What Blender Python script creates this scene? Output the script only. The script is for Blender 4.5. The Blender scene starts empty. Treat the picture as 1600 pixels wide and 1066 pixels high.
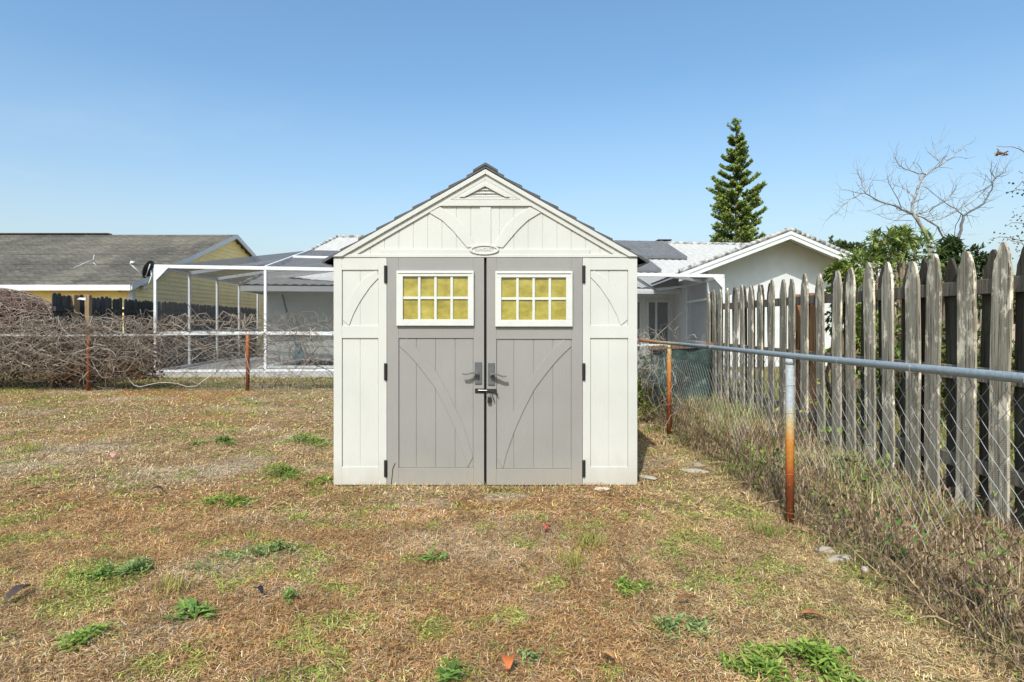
import bpy, bmesh, math, random
import numpy as np
from mathutils import Vector
rng = np.random.default_rng(7)
random.seed(7)
scn = bpy.context.scene
COL = scn.collection
R = math.radians
CZ, F = 1.31, 950.0                      # eye height (m), focal length in photo pixels


def wx(px, d): return (px - 800.0) / F * d
def wz(py, d): return CZ - (py - 505.0) / F * d
def at(px, py, d): return np.array((wx(px, d), d, wz(py, d)))


def on_ground(px, py):
    d = F * CZ / (py - 505.0)
    return wx(px, d), d


# ------------------------------------------------------------------ objects
def link(o, parent=None):
    COL.objects.link(o)
    if parent is not None:
        o.parent = parent
    return o


def tag(o, label=None, cat=None, group=None, kind=None):
    if label: o['label'] = label
    if cat: o['category'] = cat
    if group: o['group'] = group
    if kind: o['kind'] = kind
    return o


def empty(name, label, cat, loc=(0, 0, 0), group=None):
    o = bpy.data.objects.new(name, None)
    o.empty_display_size = 0.1
    o.location = loc
    link(o)
    return tag(o, label, cat, group)


class MB:
    """collects geometry, links it as ONE mesh object"""
    def __init__(s):
        s.V, s.Fc, s.C, s.n = [], [], [], 0
        s.M = []

    def add(s, verts, faces, col=None, mi=0):
        v = np.asarray(verts, float).reshape(-1, 3)
        o = s.n
        s.V.append(v)
        s.n += len(v)
        for f in faces:
            s.Fc.append(tuple(int(i) + o for i in f))
            s.M.append(mi)
        if col is not None:
            c = np.asarray(col, float)
            s.C.append(np.tile(c, (len(v), 1)) if c.ndim == 1 else c)
        return s

    def box(s, x0, x1, y0, y1, z0, z1, col=None, mi=0):
        v = [(x0, y0, z0), (x1, y0, z0), (x1, y1, z0), (x0, y1, z0), (x0, y0, z1), (x1, y0, z1), (x1, y1, z1), (x0, y1, z1)]
        return s.add(v, [(0, 3, 2, 1), (4, 5, 6, 7), (0, 1, 5, 4), (1, 2, 6, 5), (2, 3, 7, 6), (3, 0, 4, 7)], col, mi)

    def prism(s, pts, y0, y1, col=None, mi=0):
        """polygon in the XZ plane, from y0 (front) to y1"""
        n = len(pts)
        a = sum(pts[i][0] * pts[(i + 1) % n][1] - pts[(i + 1) % n][0] * pts[i][1] for i in range(n))
        if a < 0: pts = pts[::-1]
        v = [(x, y0, z) for x, z in pts] + [(x, y1, z) for x, z in pts]
        f = [tuple(range(n)), tuple(range(2 * n - 1, n - 1, -1))]
        f += [(i, i + n, (i + 1) % n + n, (i + 1) % n) for i in range(n)]
        return s.add(v, f, col, mi)

    def slab(s, quad, up, t, col=None, mi=0):
        """a quad (4 points) thickened by t along -up"""
        q = [np.asarray(p, float) for p in quad]
        u = np.asarray(up, float) * t
        return s.add(q + [p - u for p in q], [(0, 1, 2, 3), (7, 6, 5, 4), (0, 4, 5, 1), (1, 5, 6, 2), (2, 6, 7, 3), (3, 7, 4, 0)], col, mi)

    def bar(s, a, b, w, h, col=None, mi=0):
        """rectangular bar from a to b, w sideways, h up"""
        a, b = np.asarray(a, float), np.asarray(b, float)
        d = (b - a) / np.linalg.norm(b - a)
        up = np.array((0, 0, 1.0)) if abs(d[2]) < .95 else np.array((0, 1.0, 0))
        sd = np.cross(d, up); sd /= np.linalg.norm(sd)
        up = np.cross(sd, d)
        v = [p + sd * i * w / 2 + up * j * h / 2 for p in (a, b) for i, j in ((-1, -1), (1, -1), (1, 1), (-1, 1))]
        return s.add(v, [(0, 1, 2, 3), (7, 6, 5, 4), (0, 4, 5, 1), (1, 5, 6, 2), (2, 6, 7, 3), (3, 7, 4, 0)], col, mi)

    def tube(s, P, r, k=6, col=None, cap=True, mi=0):
        P = np.asarray(P, float); n = len(P)
        r = np.broadcast_to(np.asarray(r, float), (n,))
        T = np.gradient(P, axis=0)
        T /= np.linalg.norm(T, axis=1)[:, None] + 1e-9
        ref = np.array((0.31, 0.17, 0.93)) if abs(T[:, 2]).mean() < .8 else np.array((1.0, 0.1, 0.05))
        A = np.cross(T, ref); A /= np.linalg.norm(A, axis=1)[:, None] + 1e-9
        B = np.cross(T, A)
        an = np.arange(k) * 2 * math.pi / k
        V = (P[:, None, :] + r[:, None, None] * (np.cos(an)[None, :, None] * A[:, None, :] + np.sin(an)[None, :, None] * B[:, None, :])).reshape(-1, 3)
        f = [(i * k + j, i * k + (j + 1) % k, (i + 1) * k + (j + 1) % k, (i + 1) * k + j) for i in range(n - 1) for j in range(k)]
        if cap: f += [tuple(range(k - 1, -1, -1)), tuple(range((n - 1) * k, n * k))]
        return s.add(V, f, col, mi)

    def build(s, name, mat, parent=None, bevel=0, smooth=False):
        me = bpy.data.meshes.new(name)
        V = np.concatenate(s.V)
        org = np.array(parent.matrix_basis.translation) if parent is not None else np.zeros(3)
        p = parent
        while p is not None and p.parent is not None:
            p = p.parent
            org = org + np.array(p.matrix_basis.translation)
        me.from_pydata((V - org).tolist(), [], s.Fc)
        for m in (mat if isinstance(mat, (list, tuple)) else [mat]): me.materials.append(m)
        if any(s.M): me.polygons.foreach_set('material_index', s.M)
        if s.C:
            c = np.concatenate(s.C)
            c = np.hstack([c, np.ones((len(c), 1))]) if c.shape[1] == 3 else c
            me.color_attributes.new('Col', 'FLOAT_COLOR', 'POINT').data.foreach_set('color', c.astype(np.float32).ravel())
        if smooth: me.polygons.foreach_set('use_smooth', [True] * len(me.polygons))
        me.update()
        o = link(bpy.data.objects.new(name, me), parent)
        if bevel:
            b = o.modifiers.new('bevel', 'BEVEL'); b.width = bevel; b.segments = 2; b.limit_method = 'ANGLE'; b.angle_limit = R(40)
        return o


def fast_mesh(name, V, quads, tris, col, mat, parent=None, smooth=False):
    """big meshes straight from arrays"""
    me = bpy.data.meshes.new(name)
    quads = np.asarray(quads, np.int32).reshape(-1, 4); tris = np.asarray(tris, np.int32).reshape(-1, 3)
    me.vertices.add(len(V)); me.vertices.foreach_set('co', np.asarray(V, np.float32).ravel())
    li = np.concatenate([quads.ravel(), tris.ravel()])
    me.loops.add(len(li)); me.loops.foreach_set('vertex_index', li)
    st = np.concatenate([np.arange(len(quads)) * 4, len(quads) * 4 + np.arange(len(tris)) * 3]).astype(np.int32)
    me.polygons.add(len(st)); me.polygons.foreach_set('loop_start', st)
    if smooth: me.polygons.foreach_set('use_smooth', np.ones(len(st), bool))
    me.update(calc_edges=True)
    if col is not None:
        c = np.hstack([col, np.ones((len(col), 1))]).astype(np.float32)
        me.color_attributes.new('Col', 'FLOAT_COLOR', 'POINT').data.foreach_set('color', c.ravel())
    me.materials.append(mat)
    return link(bpy.data.objects.new(name, me), parent)


# ------------------------------------------------------------------ numpy noise
def vnoise(x, y, seed=0):
    xi, yi = np.floor(x).astype(np.int64), np.floor(y).astype(np.int64)
    fx, fy = x - xi, y - yi
    fx, fy = fx * fx * (3 - 2 * fx), fy * fy * (3 - 2 * fy)
    def h(a, b):
        n = (a * 374761393 + b * 668265263 + seed * 1274126177) & 0x7fffffff
        n = ((n ^ (n >> 13)) * 1274126177) & 0x7fffffff
        return ((n ^ (n >> 16)) & 0xffff) / 65535.0
    return (h(xi, yi) * (1 - fx) + h(xi + 1, yi) * fx) * (1 - fy) + (h(xi, yi + 1) * (1 - fx) + h(xi + 1, yi + 1) * fx) * fy


def fbm(x, y, s, seed=0, o=3):
    r, a, t = 0, 1.0, 0
    for i in range(o):
        r = r + a * vnoise(x * s * 2 ** i + 31.7 * i, y * s * 2 ** i + 17.3 * i, seed + i); t += a; a *= .55
    return r / t


# ------------------------------------------------------------------ materials
def new_mat(name):
    m = bpy.data.materials.new(name); m.use_nodes = True
    nt = m.node_tree
    return m, nt, nt.nodes['Principled BSDF']


def N(nt, t, **kw):
    n = nt.nodes.new(t)
    for k, v in kw.items():
        if k in n.inputs: n.inputs[k].default_value = v
        else: setattr(n, k, v)
    return n


def ramp(nt, fac, stops):
    r = N(nt, 'ShaderNodeValToRGB'); e = r.color_ramp.elements
    while len(e) < len(stops): e.new(.5)
    for i, (p, c) in enumerate(stops):
        e[i].position = p; e[i].color = (*c, 1) if len(c) == 3 else c
    nt.links.new(fac, r.inputs[0]); return r


def mix(nt, fac, a, b, mode='MIX'):
    m = N(nt, 'ShaderNodeMix', data_type='RGBA', blend_type=mode)
    for sock, v in ((m.inputs[0], fac), (m.inputs[6], a), (m.inputs[7], b)):
        if hasattr(v, 'is_output'): nt.links.new(v, sock)
        else: sock.default_value = (*v, 1) if isinstance(v, tuple) and len(v) == 3 else v
    return m.outputs[2]


def noise(nt, scale, detail=4, vec=None, stretch=None, rough=.55):
    n = N(nt, 'ShaderNodeTexNoise', Scale=scale, Detail=detail, Roughness=rough)
    if stretch:
        mp = N(nt, 'ShaderNodeMapping'); mp.inputs['Scale'].default_value = stretch
        nt.links.new(vec, mp.inputs[0]); vec = mp.outputs[0]
    if vec is not None: nt.links.new(vec, n.inputs['Vector'])
    return n.outputs['Fac']


def coord(nt, which='Object'): return N(nt, 'ShaderNodeTexCoord').outputs[which]


def bump(nt, bsdf, h, strength=.3, dist=.01):
    b = N(nt, 'ShaderNodeBump', Strength=strength, Distance=dist)
    nt.links.new(h, b.inputs['Height']); nt.links.new(b.outputs[0], bsdf.inputs['Normal'])


def simple(name, c, rough=.6, var=.15, scale=8, metal=0, bmp=.15, spec=.4, stretch=None, dirt=None, bdist=.004):
    """one colour, slightly uneven, a fine bump; dirt = (colour, threshold, scale)"""
    m, nt, b = new_mat(name)
    co = coord(nt)
    f = noise(nt, scale, 5, co, stretch)
    lo = tuple(max(0, x * (1 - var)) for x in c); hi = tuple(min(1, x * (1 + var)) for x in c)
    r = ramp(nt, f, [(.3, lo), (.7, hi)]).outputs[0]
    if dirt:
        d = noise(nt, dirt[2], 6, co, None, .65)
        dm = ramp(nt, d, [(dirt[1], (0, 0, 0)), (dirt[1] + .12, (1, 1, 1))]).outputs[0]
        r = mix(nt, dm, r, dirt[0])
    nt.links.new(r, b.inputs['Base Color'])
    b.inputs['Roughness'].default_value = rough; b.inputs['Metallic'].default_value = metal
    b.inputs['Specular IOR Level'].default_value = spec
    if bmp: bump(nt, b, noise(nt, scale * 9, 4, co, stretch), bmp, bdist)
    return m


def attr_mat(name, rough=.8, transl=.25, spec=.15, bright=1.0):
    m, nt, b = new_mat(name)
    a = N(nt, 'ShaderNodeVertexColor', layer_name='Col')
    nt.links.new(a.outputs[0], b.inputs['Base Color'])
    b.inputs['Roughness'].default_value = rough; b.inputs['Specular IOR Level'].default_value = spec
    if transl:
        t = N(nt, 'ShaderNodeBsdfTranslucent'); nt.links.new(a.outputs[0], t.inputs[0])
        mx = N(nt, 'ShaderNodeMixShader'); mx.inputs[0].default_value = transl
        nt.links.new(b.outputs[0], mx.inputs[1]); nt.links.new(t.outputs[0], mx.inputs[2])
        nt.links.new(mx.outputs[0], nt.nodes['Material Output'].inputs[0])
    return m


M = {}
# shed plastics: faint moulded wood grain
def plastic(name, c, grain=.45):
    m, nt, b = new_mat(name)
    co = coord(nt)
    g = noise(nt, 1.0, 6, co, (60, 60, 5), .6)
    f = noise(nt, 2.2, 4, co)
    c1 = ramp(nt, f, [(.3, tuple(x * .94 for x in c)), (.7, tuple(min(1, x * 1.04) for x in c))]).outputs[0]
    # dust and splash staining towards the base, in uneven tongues
    sp = N(nt, 'ShaderNodeSeparateXYZ'); nt.links.new(co, sp.inputs[0])
    ma = N(nt, 'ShaderNodeMath', operation='MULTIPLY_ADD'); nt.links.new(noise(nt, 9, 6, co, (1, 1, .35), .7), ma.inputs[0]); ma.inputs[1].default_value = .5
    nt.links.new(sp.outputs[2], ma.inputs[2])
    dirt = ramp(nt, ma.outputs[0], [(.25, (.35, .35, .35)), (.52, (0, 0, 0))]).outputs[0]
    c2 = mix(nt, dirt, c1, (.36, .30, .22))
    nt.links.new(c2, b.inputs['Base Color'])
    b.inputs['Roughness'].default_value = .55; b.inputs['Specular IOR Level'].default_value = .3
    bump(nt, b, g, grain, .003)
    return m
M['cream'] = plastic('cream_plastic', (.495, .485, .437))
M['taupe'] = plastic('taupe_plastic', (.25, .237, .214), .65)
M['shed_roof'] = simple('shed_roof_plastic', (.062, .061, .06), .6, .2, 12, bmp=.3)
M['hw_dark'] = simple('dark_hardware', (.025, .024, .023), .45, .2, 30, metal=.3)
M['hw_grey'] = simple('grey_handle', (.10, .10, .098), .45, .12, 30)
M['steel'] = simple('bright_steel', (.3, .3, .3), .3, .1, 40, metal=.9)
M['black'] = simple('black_gap', (.012, .012, .012), .9, .1)
M['white_frame'] = simple('white_window_frame', (.53, .525, .475), .45, .04, 12)


def amber():
    m, nt, b = new_mat('yellowed_window_plastic')
    co = coord(nt)
    f = noise(nt, 7, 6, co, (1, 1, 1.6), .7)
    r = ramp(nt, f, [(.28, (.17, .135, .018)), (.5, (.30, .245, .04)), (.72, (.42, .36, .085))])
    nt.links.new(r.outputs[0], b.inputs['Base Color'])
    b.inputs['Roughness'].default_value = .22; b.inputs['Coat Weight'].default_value = .3
    bump(nt, b, noise(nt, 14, 3, co), .12, .01)
    return m
M['amber'] = amber()


def old_wood(name, base, light, dark, lichen=.5, scale=1.0, saw=True):
    m, nt, b = new_mat(name)
    co = coord(nt)
    oi = N(nt, 'ShaderNodeObjectInfo')
    mp = N(nt, 'ShaderNodeVectorMath', operation='ADD')
    cb = N(nt, 'ShaderNodeCombineXYZ')
    ml = N(nt, 'ShaderNodeMath', operation='MULTIPLY'); nt.links.new(oi.outputs['Random'], ml.inputs[0]); ml.inputs[1].default_value = 37.0
    for i in range(3): nt.links.new(ml.outputs[0], cb.inputs[i])
    nt.links.new(co, mp.inputs[0]); nt.links.new(cb.outputs[0], mp.inputs[1]); v = mp.outputs[0]
    g = noise(nt, 1, 7, v, (34, 34, 1.5), .72)
    g2 = noise(nt, 1, 6, v, (95, 95, 2.6), .66)
    c = ramp(nt, g, [(.22, dark), (.48, base), (.78, light)]).outputs[0]
    crack = ramp(nt, g2, [(.36, (1, 1, 1)), (.45, (0, 0, 0))]).outputs[0]
    c = mix(nt, crack, c, tuple(x * .35 for x in dark))
    hs = g
    if saw:
        w = N(nt, 'ShaderNodeTexWave', wave_type='BANDS', bands_direction='Z')
        w.inputs['Scale'].default_value = 26; w.inputs['Distortion'].default_value = 3.5; w.inputs['Detail'].default_value = 2; w.inputs['Detail Scale'].default_value = .6
        mpr = N(nt, 'ShaderNodeMapping'); mpr.inputs['Rotation'].default_value = (R(14), R(8), 0)
        nt.links.new(v, mpr.inputs[0]); nt.links.new(mpr.outputs[0], w.inputs[0])
        sm = ramp(nt, noise(nt, 2.1, 3, v), [(.42, (0, 0, 0)), (.6, (.6, .6, .6))]).outputs[0]
        wc = ramp(nt, w.outputs[0], [(.1, (.5, .5, .5)), (.6, (1, 1, 1))]).outputs[0]
        c = mix(nt, sm, c, mix(nt, 1.0, c, wc, 'MULTIPLY'))
    lm = ramp(nt, noise(nt, 7, 8, v, (1.3, 1.3, .55), .72), [(lichen, (0, 0, 0)), (lichen + .07, (1, 1, 1))]).outputs[0]
    c = mix(nt, lm, c, tuple(min(1, x * k_ + .02) for x, k_ in zip(light, (1.32, 1.26, 1.15))))
    al = ramp(nt, noise(nt, 3.3, 5, v), [(.55, (0, 0, 0)), (.75, (.5, .5, .5))]).outputs[0]
    c = mix(nt, al, c, (.16, .165, .09))
    # each board a little different
    br = N(nt, 'ShaderNodeMapRange'); nt.links.new(oi.outputs['Random'], br.inputs[0]); br.inputs[3].default_value = .78; br.inputs[4].default_value = 1.18
    hv = N(nt, 'ShaderNodeHueSaturation'); nt.links.new(br.outputs[0], hv.inputs['Value']); nt.links.new(c, hv.inputs['Color'])
    nt.links.new(hv.outputs[0], b.inputs['Base Color'])
    b.inputs['Roughness'].default_value = .9; b.inputs['Specular IOR Level'].default_value = .1
    bump(nt, b, g2, .7, .006)
    return m
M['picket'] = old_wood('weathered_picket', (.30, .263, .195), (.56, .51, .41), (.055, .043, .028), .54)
M['back_picket'] = old_wood('shaded_picket', (.075, .066, .05), (.13, .118, .092), (.03, .025, .018), .66, saw=False)  # darkened picket wood: shade between the boards put into the back boards' colour
M['rail_wood'] = old_wood('weathered_rail', (.17, .145, .115), (.28, .25, .2), (.07, .058, .045), .66, saw=False)
M['brown_post'] = old_wood('brown_post', (.26, .13, .065), (.36, .2, .11), (.12, .06, .03), .74, saw=False)
M['tan_post'] = old_wood('tan_post', (.34, .23, .13), (.45, .33, .2), (.2, .13, .07), .72, saw=False)
M['dark_fence'] = old_wood('black_weathered_fence', (.075, .072, .07), (.13, .125, .12), (.03, .029, .028), .72, saw=False)
M['pale_fence'] = old_wood('pale_fence', (.46, .4, .29), (.6, .54, .42), (.26, .22, .15), .68, saw=False)


def rusting(name, top, ylo, yhi, axis=2):
    """galvanised steel going orange then red-brown with rust along one axis"""
    m, nt, b = new_mat(name)
    co = coord(nt)
    sp = N(nt, 'ShaderNodeSeparateXYZ'); nt.links.new(co, sp.inputs[0])
    f = noise(nt, 6, 6, co, (2, 2, .6), .7)
    mr = N(nt, 'ShaderNodeMapRange'); nt.links.new(sp.outputs[axis], mr.inputs[0])
    mr.inputs[1].default_value = ylo; mr.inputs[2].default_value = yhi
    ad = N(nt, 'ShaderNodeMath', operation='MULTIPLY_ADD'); nt.links.new(f, ad.inputs[0]); ad.inputs[1].default_value = .34; nt.links.new(mr.outputs[0], ad.inputs[2])
    c = ramp(nt, ad.outputs[0], [(.14, (.16, .042, .018)), (.30, (.36, .095, .02)), (.52, (.50, .20, .03)), (.68, (.42, .36, .2)), (.82, top)])
    fine = noise(nt, 60, 4, co)
    c2 = mix(nt, 1.0, c.outputs[0], ramp(nt, fine, [(.3, (.8, .78, .76)), (.65, (1.08, 1.08, 1.08))]).outputs[0], 'MULTIPLY')
    nt.links.new(c2, b.inputs['Base Color'])
    b.inputs['Roughness'].default_value = .6; b.inputs['Specular IOR Level'].default_value = .4
    bump(nt, b, fine, .25, .003)
    return m
GAL = (.34, .37, .385)
M['rust_post'] = rusting('rusting_post', GAL, .24, 1.08)
M['rusty_post'] = rusting('rusty_post', GAL, .35, 1.75)
M['red_post'] = rusting('red_rust_post', GAL, .6, 2.6)
M['rail'] = rusting('galvanised_rail', (.215, .26, .285), 9.2, 5.2, 1)
M['rail_far'] = simple('galvanised_far_rail', (.42, .42, .41), .5, .15, 4, metal=.2, dirt=((.3, .16, .07), .6, 5))


def wire_mat(name, rustlo):
    m, nt, b = new_mat(name)
    co = coord(nt)
    sp = N(nt, 'ShaderNodeSeparateXYZ'); nt.links.new(co, sp.inputs[0])
    ad = N(nt, 'ShaderNodeMath', operation='MULTIPLY_ADD'); nt.links.new(noise(nt, 2.3, 5, co), ad.inputs[0]); ad.inputs[1].default_value = 1.1; nt.links.new(sp.outputs[2], ad.inputs[2])
    c = ramp(nt, ad.outputs[0], [(rustlo, (.10, .06, .042)), (rustlo + .2, (.235, .235, .23))])
    c.color_ramp.elements[0].position = min(1, rustlo); c.color_ramp.elements[1].position = min(1, rustlo + .2)
    nt.links.new(c.outputs[0], b.inputs['Base Color'])
    b.inputs['Roughness'].default_value = .5; b.inputs['Metallic'].default_value = .2
    return m
M['wire'] = wire_mat('chain_wire', .98)
M['leaf'] = attr_mat('leaf', .6, .3, .25)
M['grass'] = attr_mat('dry_grass', .85, .1, .1)
M['twig'] = attr_mat('twig', .9, 0, .1)
M['needles'] = attr_mat('pine_needles', .7, .15, .2)
M['bark'] = simple('grey_bark', (.27, .25, .22), .9, .35, 9, bmp=.6, bdist=.02, dirt=((.42, .43, .38), .52, 6))
M['stem'] = simple('brown_stem', (.16, .115, .075), .9, .3, 20, bmp=.4)
M['stucco'] = simple('white_stucco', (.58, .58, .56), .85, .05, 3, bmp=.4, bdist=.006, dirt=((.5, .5, .47), .68, 1.2))
M['lanai_wall'] = simple('lanai_wall', (.64, .645, .59), .85, .06, 2, bmp=.3, dirt=((.5, .5, .44), .66, 1.5))
M['trim'] = simple('white_trim', (.60, .60, .58), .5, .05, 4, bmp=.1, dirt=((.48, .47, .44), .66, 3))
M['alu'] = simple('white_aluminium', (.60, .60, .59), .45, .05, 5, bmp=.05, dirt=((.55, .54, .5), .7, 4))
M['glass_dark'] = simple('dark_glass', (.06, .065, .07), .08, .2, 2, bmp=0, spec=.8)
M['tile_white'] = simple('white_roof_tile', (.375, .37, .35), .75, .1, 5, bmp=.3, dirt=((.36, .35, .32), .58, 2.6))
M['tile_rake'] = simple('stained_rake_tile', (.42, .41, .38), .85, .2, 9, bmp=.4, dirt=((.16, .15, .135), .47, 5))
M['solar'] = simple('solar_cell', (.135, .132, .13), .6, .15, 3, bmp=0, spec=.15)
M['solar_edge'] = simple('solar_frame', (.17, .17, .175), .4, .1, 3)
M['concrete'] = simple('pool_deck_concrete', (.36, .35, .32), .9, .12, 4, bmp=.4, dirt=((.32, .3, .26), .6, 2))
M['water'] = simple('pool_water', (.02, .045, .05), .05, .1, 3, bmp=.05, spec=.6)


def siding(name, c):
    m, nt, b = new_mat(name)
    co = coord(nt)
    f = noise(nt, 1.6, 5, co)
    nt.links.new(ramp(nt, f, [(.3, tuple(x * .88 for x in c)), (.7, tuple(min(1, x * 1.06) for x in c))]).outputs[0], b.inputs['Base Color'])
    b.inputs['Roughness'].default_value = .6
    return m
M['yellow'] = siding('yellow_siding', (.92, .71, .30))


def shingles(name, c1, c2, c3, along=0):
    """asphalt shingles; along = axis of the ridge"""
    m, nt, b = new_mat(name)
    co = coord(nt)
    mp = N(nt, 'ShaderNodeMapping')
    mp.inputs['Rotation'].default_value = (0, 0, 0)
    nt.links.new(co, mp.inputs[0])
    br = N(nt, 'ShaderNodeTexBrick', Scale=1.0)
    br.inputs['Color1'].default_value = (*c1, 1); br.inputs['Color2'].default_value = (*c2, 1); br.inputs['Mortar'].default_value = (*[x * .62 for x in c3], 1)
    br.inputs['Mortar Size'].default_value = .012; br.inputs['Brick Width'].default_value = .33; br.inputs['Row Height'].default_value = .15; br.inputs['Bias'].default_value = 0
    nt.links.new(mp.outputs[0], br.inputs['Vector'])
    st = noise(nt, .55, 6, co, (1, .35, 1), .65)
    k = ramp(nt, st, [(.38, (.66, .66, .68)), (.6, (1.18, 1.16, 1.1))]).outputs[0]
    c = mix(nt, 1.0, br.outputs[0], k, 'MULTIPLY')
    gr = noise(nt, 9, 5, co, None, .7)
    c = mix(nt, 1.0, c, ramp(nt, gr, [(.35, (.7, .7, .7)), (.68, (1.25, 1.25, 1.25))]).outputs[0], 'MULTIPLY')
    nt.links.new(c, b.inputs['Base Color'])
    b.inputs['Roughness'].default_value = .95; b.inputs['Specular IOR Level'].default_value = .1
    bump(nt, b, noise(nt, 60, 3, co), .3, .01)
    return m
M['shingle'] = shingles('grey_shingles', (.122, .112, .094), (.172, .158, .13), (.09, .083, .07))
M['shingle_brown'] = shingles('brown_shingles', (.34, .24, .2), (.40, .30, .25), (.25, .18, .15))


def screen(name, cover, c):
    m, nt, b = new_mat(name)
    b.inputs['Base Color'].default_value = (*c, 1); b.inputs['Roughness'].default_value = .7
    t = N(nt, 'ShaderNodeBsdfTransparent'); mx = N(nt, 'ShaderNodeMixShader'); mx.inputs[0].default_value = cover
    nt.links.new(t.outputs[0], mx.inputs[1]); nt.links.new(b.outputs[0], mx.inputs[2])
    nt.links.new(mx.outputs[0], nt.nodes['Material Output'].inputs[0])
    return m
M['screen'] = screen('insect_screen', .22, (.05, .05, .05))
M['screen_roof'] = screen('roof_insect_screen', .66, (.085, .085, .09))
M['green_mesh'] = simple('green_sheet', (.026, .05, .04), .9, .5, 10, bmp=.6, dirt=((.22, .24, .2), .56, 5))

# ------------------------------------------------------------------ ground
def height(x, y):
    h = .030 * (fbm(x, y, .7, 3) - .5) + .022 * (fbm(x, y, 3.1, 9) - .5)
    return h * np.clip((14 - np.abs(y - 6)) / 4, 0, 1) - .012


def patches(x, y):
    """shares of the kinds of cover at a spot: straw, brown, grey, green, bare"""
    a = fbm(x, y, .55, 21); b = fbm(x, y, 1.3, 22); g = fbm(x, y, 1.9, 23, 4); s = fbm(x, y, .9, 24, 4)
    brown = np.clip((a - .42) * 4, 0, 1)
    grey = np.clip((b - .5) * 4, 0, 1) * np.clip((.6 - x * .35), .12, 1)
    far = np.clip((y - 7.0) / 4.0, 0, 1)
    right = np.clip((x - .3) / 1.4, 0, 1) * np.clip((5.5 - y) / 2, 0, 1)
    green = np.clip((g - .65 + .07 * far + .03 * right + .05 * np.clip(fbm(x, y, .4, 91) - .4, 0, 1)) * 8, 0, 1)
    green = np.maximum(green, np.clip((fbm(x, y, 5.6, 57) - .625 + .04 * far + .025 * right) * 13, 0, .85))
    bare = np.clip((s - .68) * 8, 0, 1) * .6
    # sandy scuff in front of the doors and by the fence
    for cx, cy, r in ((.03, 4.62, .35), (1.15, 5.6, .3), (-.55, 4.45, .25), (.02, 3.7, .16)):
        bare = np.maximum(bare, np.clip(.9 - np.hypot((x - cx), (y - cy) * 1.7) / r * 1.2 + (fbm(x, y, 5.0, 29, 4) - .5) * 3.2, 0, .7))
    straw = np.clip((x - .6) * .7, 0, 1) * np.clip((b - .3) * 3, 0, 1)
    return straw, brown, grey, green, bare


C_STRAW = np.array((.72, .535, .255)); C_TAN = np.array((.57, .37, .19)); C_BROWN = np.array((.44, .23, .09))
C_GREY = np.array((.64, .52, .36)); C_SAND = np.array((.50, .43, .34)); C_GREEN = np.array((.27, .36, .075)); C_DK = np.array((.12, .075, .04))

xs = np.concatenate([[-700, -300, -120, -60, -35, -22], np.arange(-16, 8.01, .12), [12, 20, 35, 60, 120, 300, 700]])
ys = np.concatenate([[-300, -60, -15, -4], np.arange(0, 16.01, .12), [18, 20, 24, 30, 45, 70, 120, 300, 1500]])
GX, GY = np.meshgrid(xs, ys)
gz = height(GX, GY)
st, br_, gr_, gn, ba = patches(GX, GY)
gc = np.ones(GX.shape + (3,)) * C_TAN * .5
for w, c in ((br_ * .6, C_BROWN), (gr_ * .6, C_GREY * .8), (st * .5, C_STRAW * .8), (gn * .3, C_GREEN), (ba, C_SAND)):
    gc = gc * (1 - w[..., None]) + c * w[..., None]
far_g = np.maximum(np.clip((GY - 13) / 4, 0, 1), np.clip((GX - 3.0) / .6, 0, 1))[..., None]
gc = gc * (1 - far_g * .6) + np.array((.18, .19, .07)) * far_g * .6
nx, ny = len(xs), len(ys)
idx = np.arange(nx * ny).reshape(ny, nx)
q = np.stack([idx[:-1, :-1], idx[:-1, 1:], idx[1:, 1:], idx[1:, :-1]], -1).reshape(-1, 4)


def ground_mat():
    m, nt, b = new_mat('dry_soil')
    a = N(nt, 'ShaderNodeVertexColor', layer_name='Col')
    co = coord(nt)
    f = noise(nt, 38, 8, co, None, .75); f2 = noise(nt, 150, 4, co, None, .7)
    k = ramp(nt, f, [(.3, (.42, .40, .38)), (.5, (.9, .88, .85)), (.68, (1.3, 1.27, 1.2))]).outputs[0]
    c = mix(nt, 1.0, a.outputs[0], k, 'MULTIPLY')
    c = mix(nt, .8, c, ramp(nt, f2, [(.36, (.5, .5, .5)), (.62, (1.3, 1.3, 1.3))]).outputs[0], 'MULTIPLY')
    nt.links.new(c, b.inputs['Base Color']); b.inputs['Roughness'].default_value = .95; b.inputs['Specular IOR Level'].default_value = .05
    bump(nt, b, f, .9, .03)
    return m
gnd = fast_mesh('ground', np.stack([GX, GY, gz], -1).reshape(-1, 3), q, [], gc.reshape(-1, 3), ground_mat(), smooth=True)
tag(gnd, kind='structure')


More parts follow.
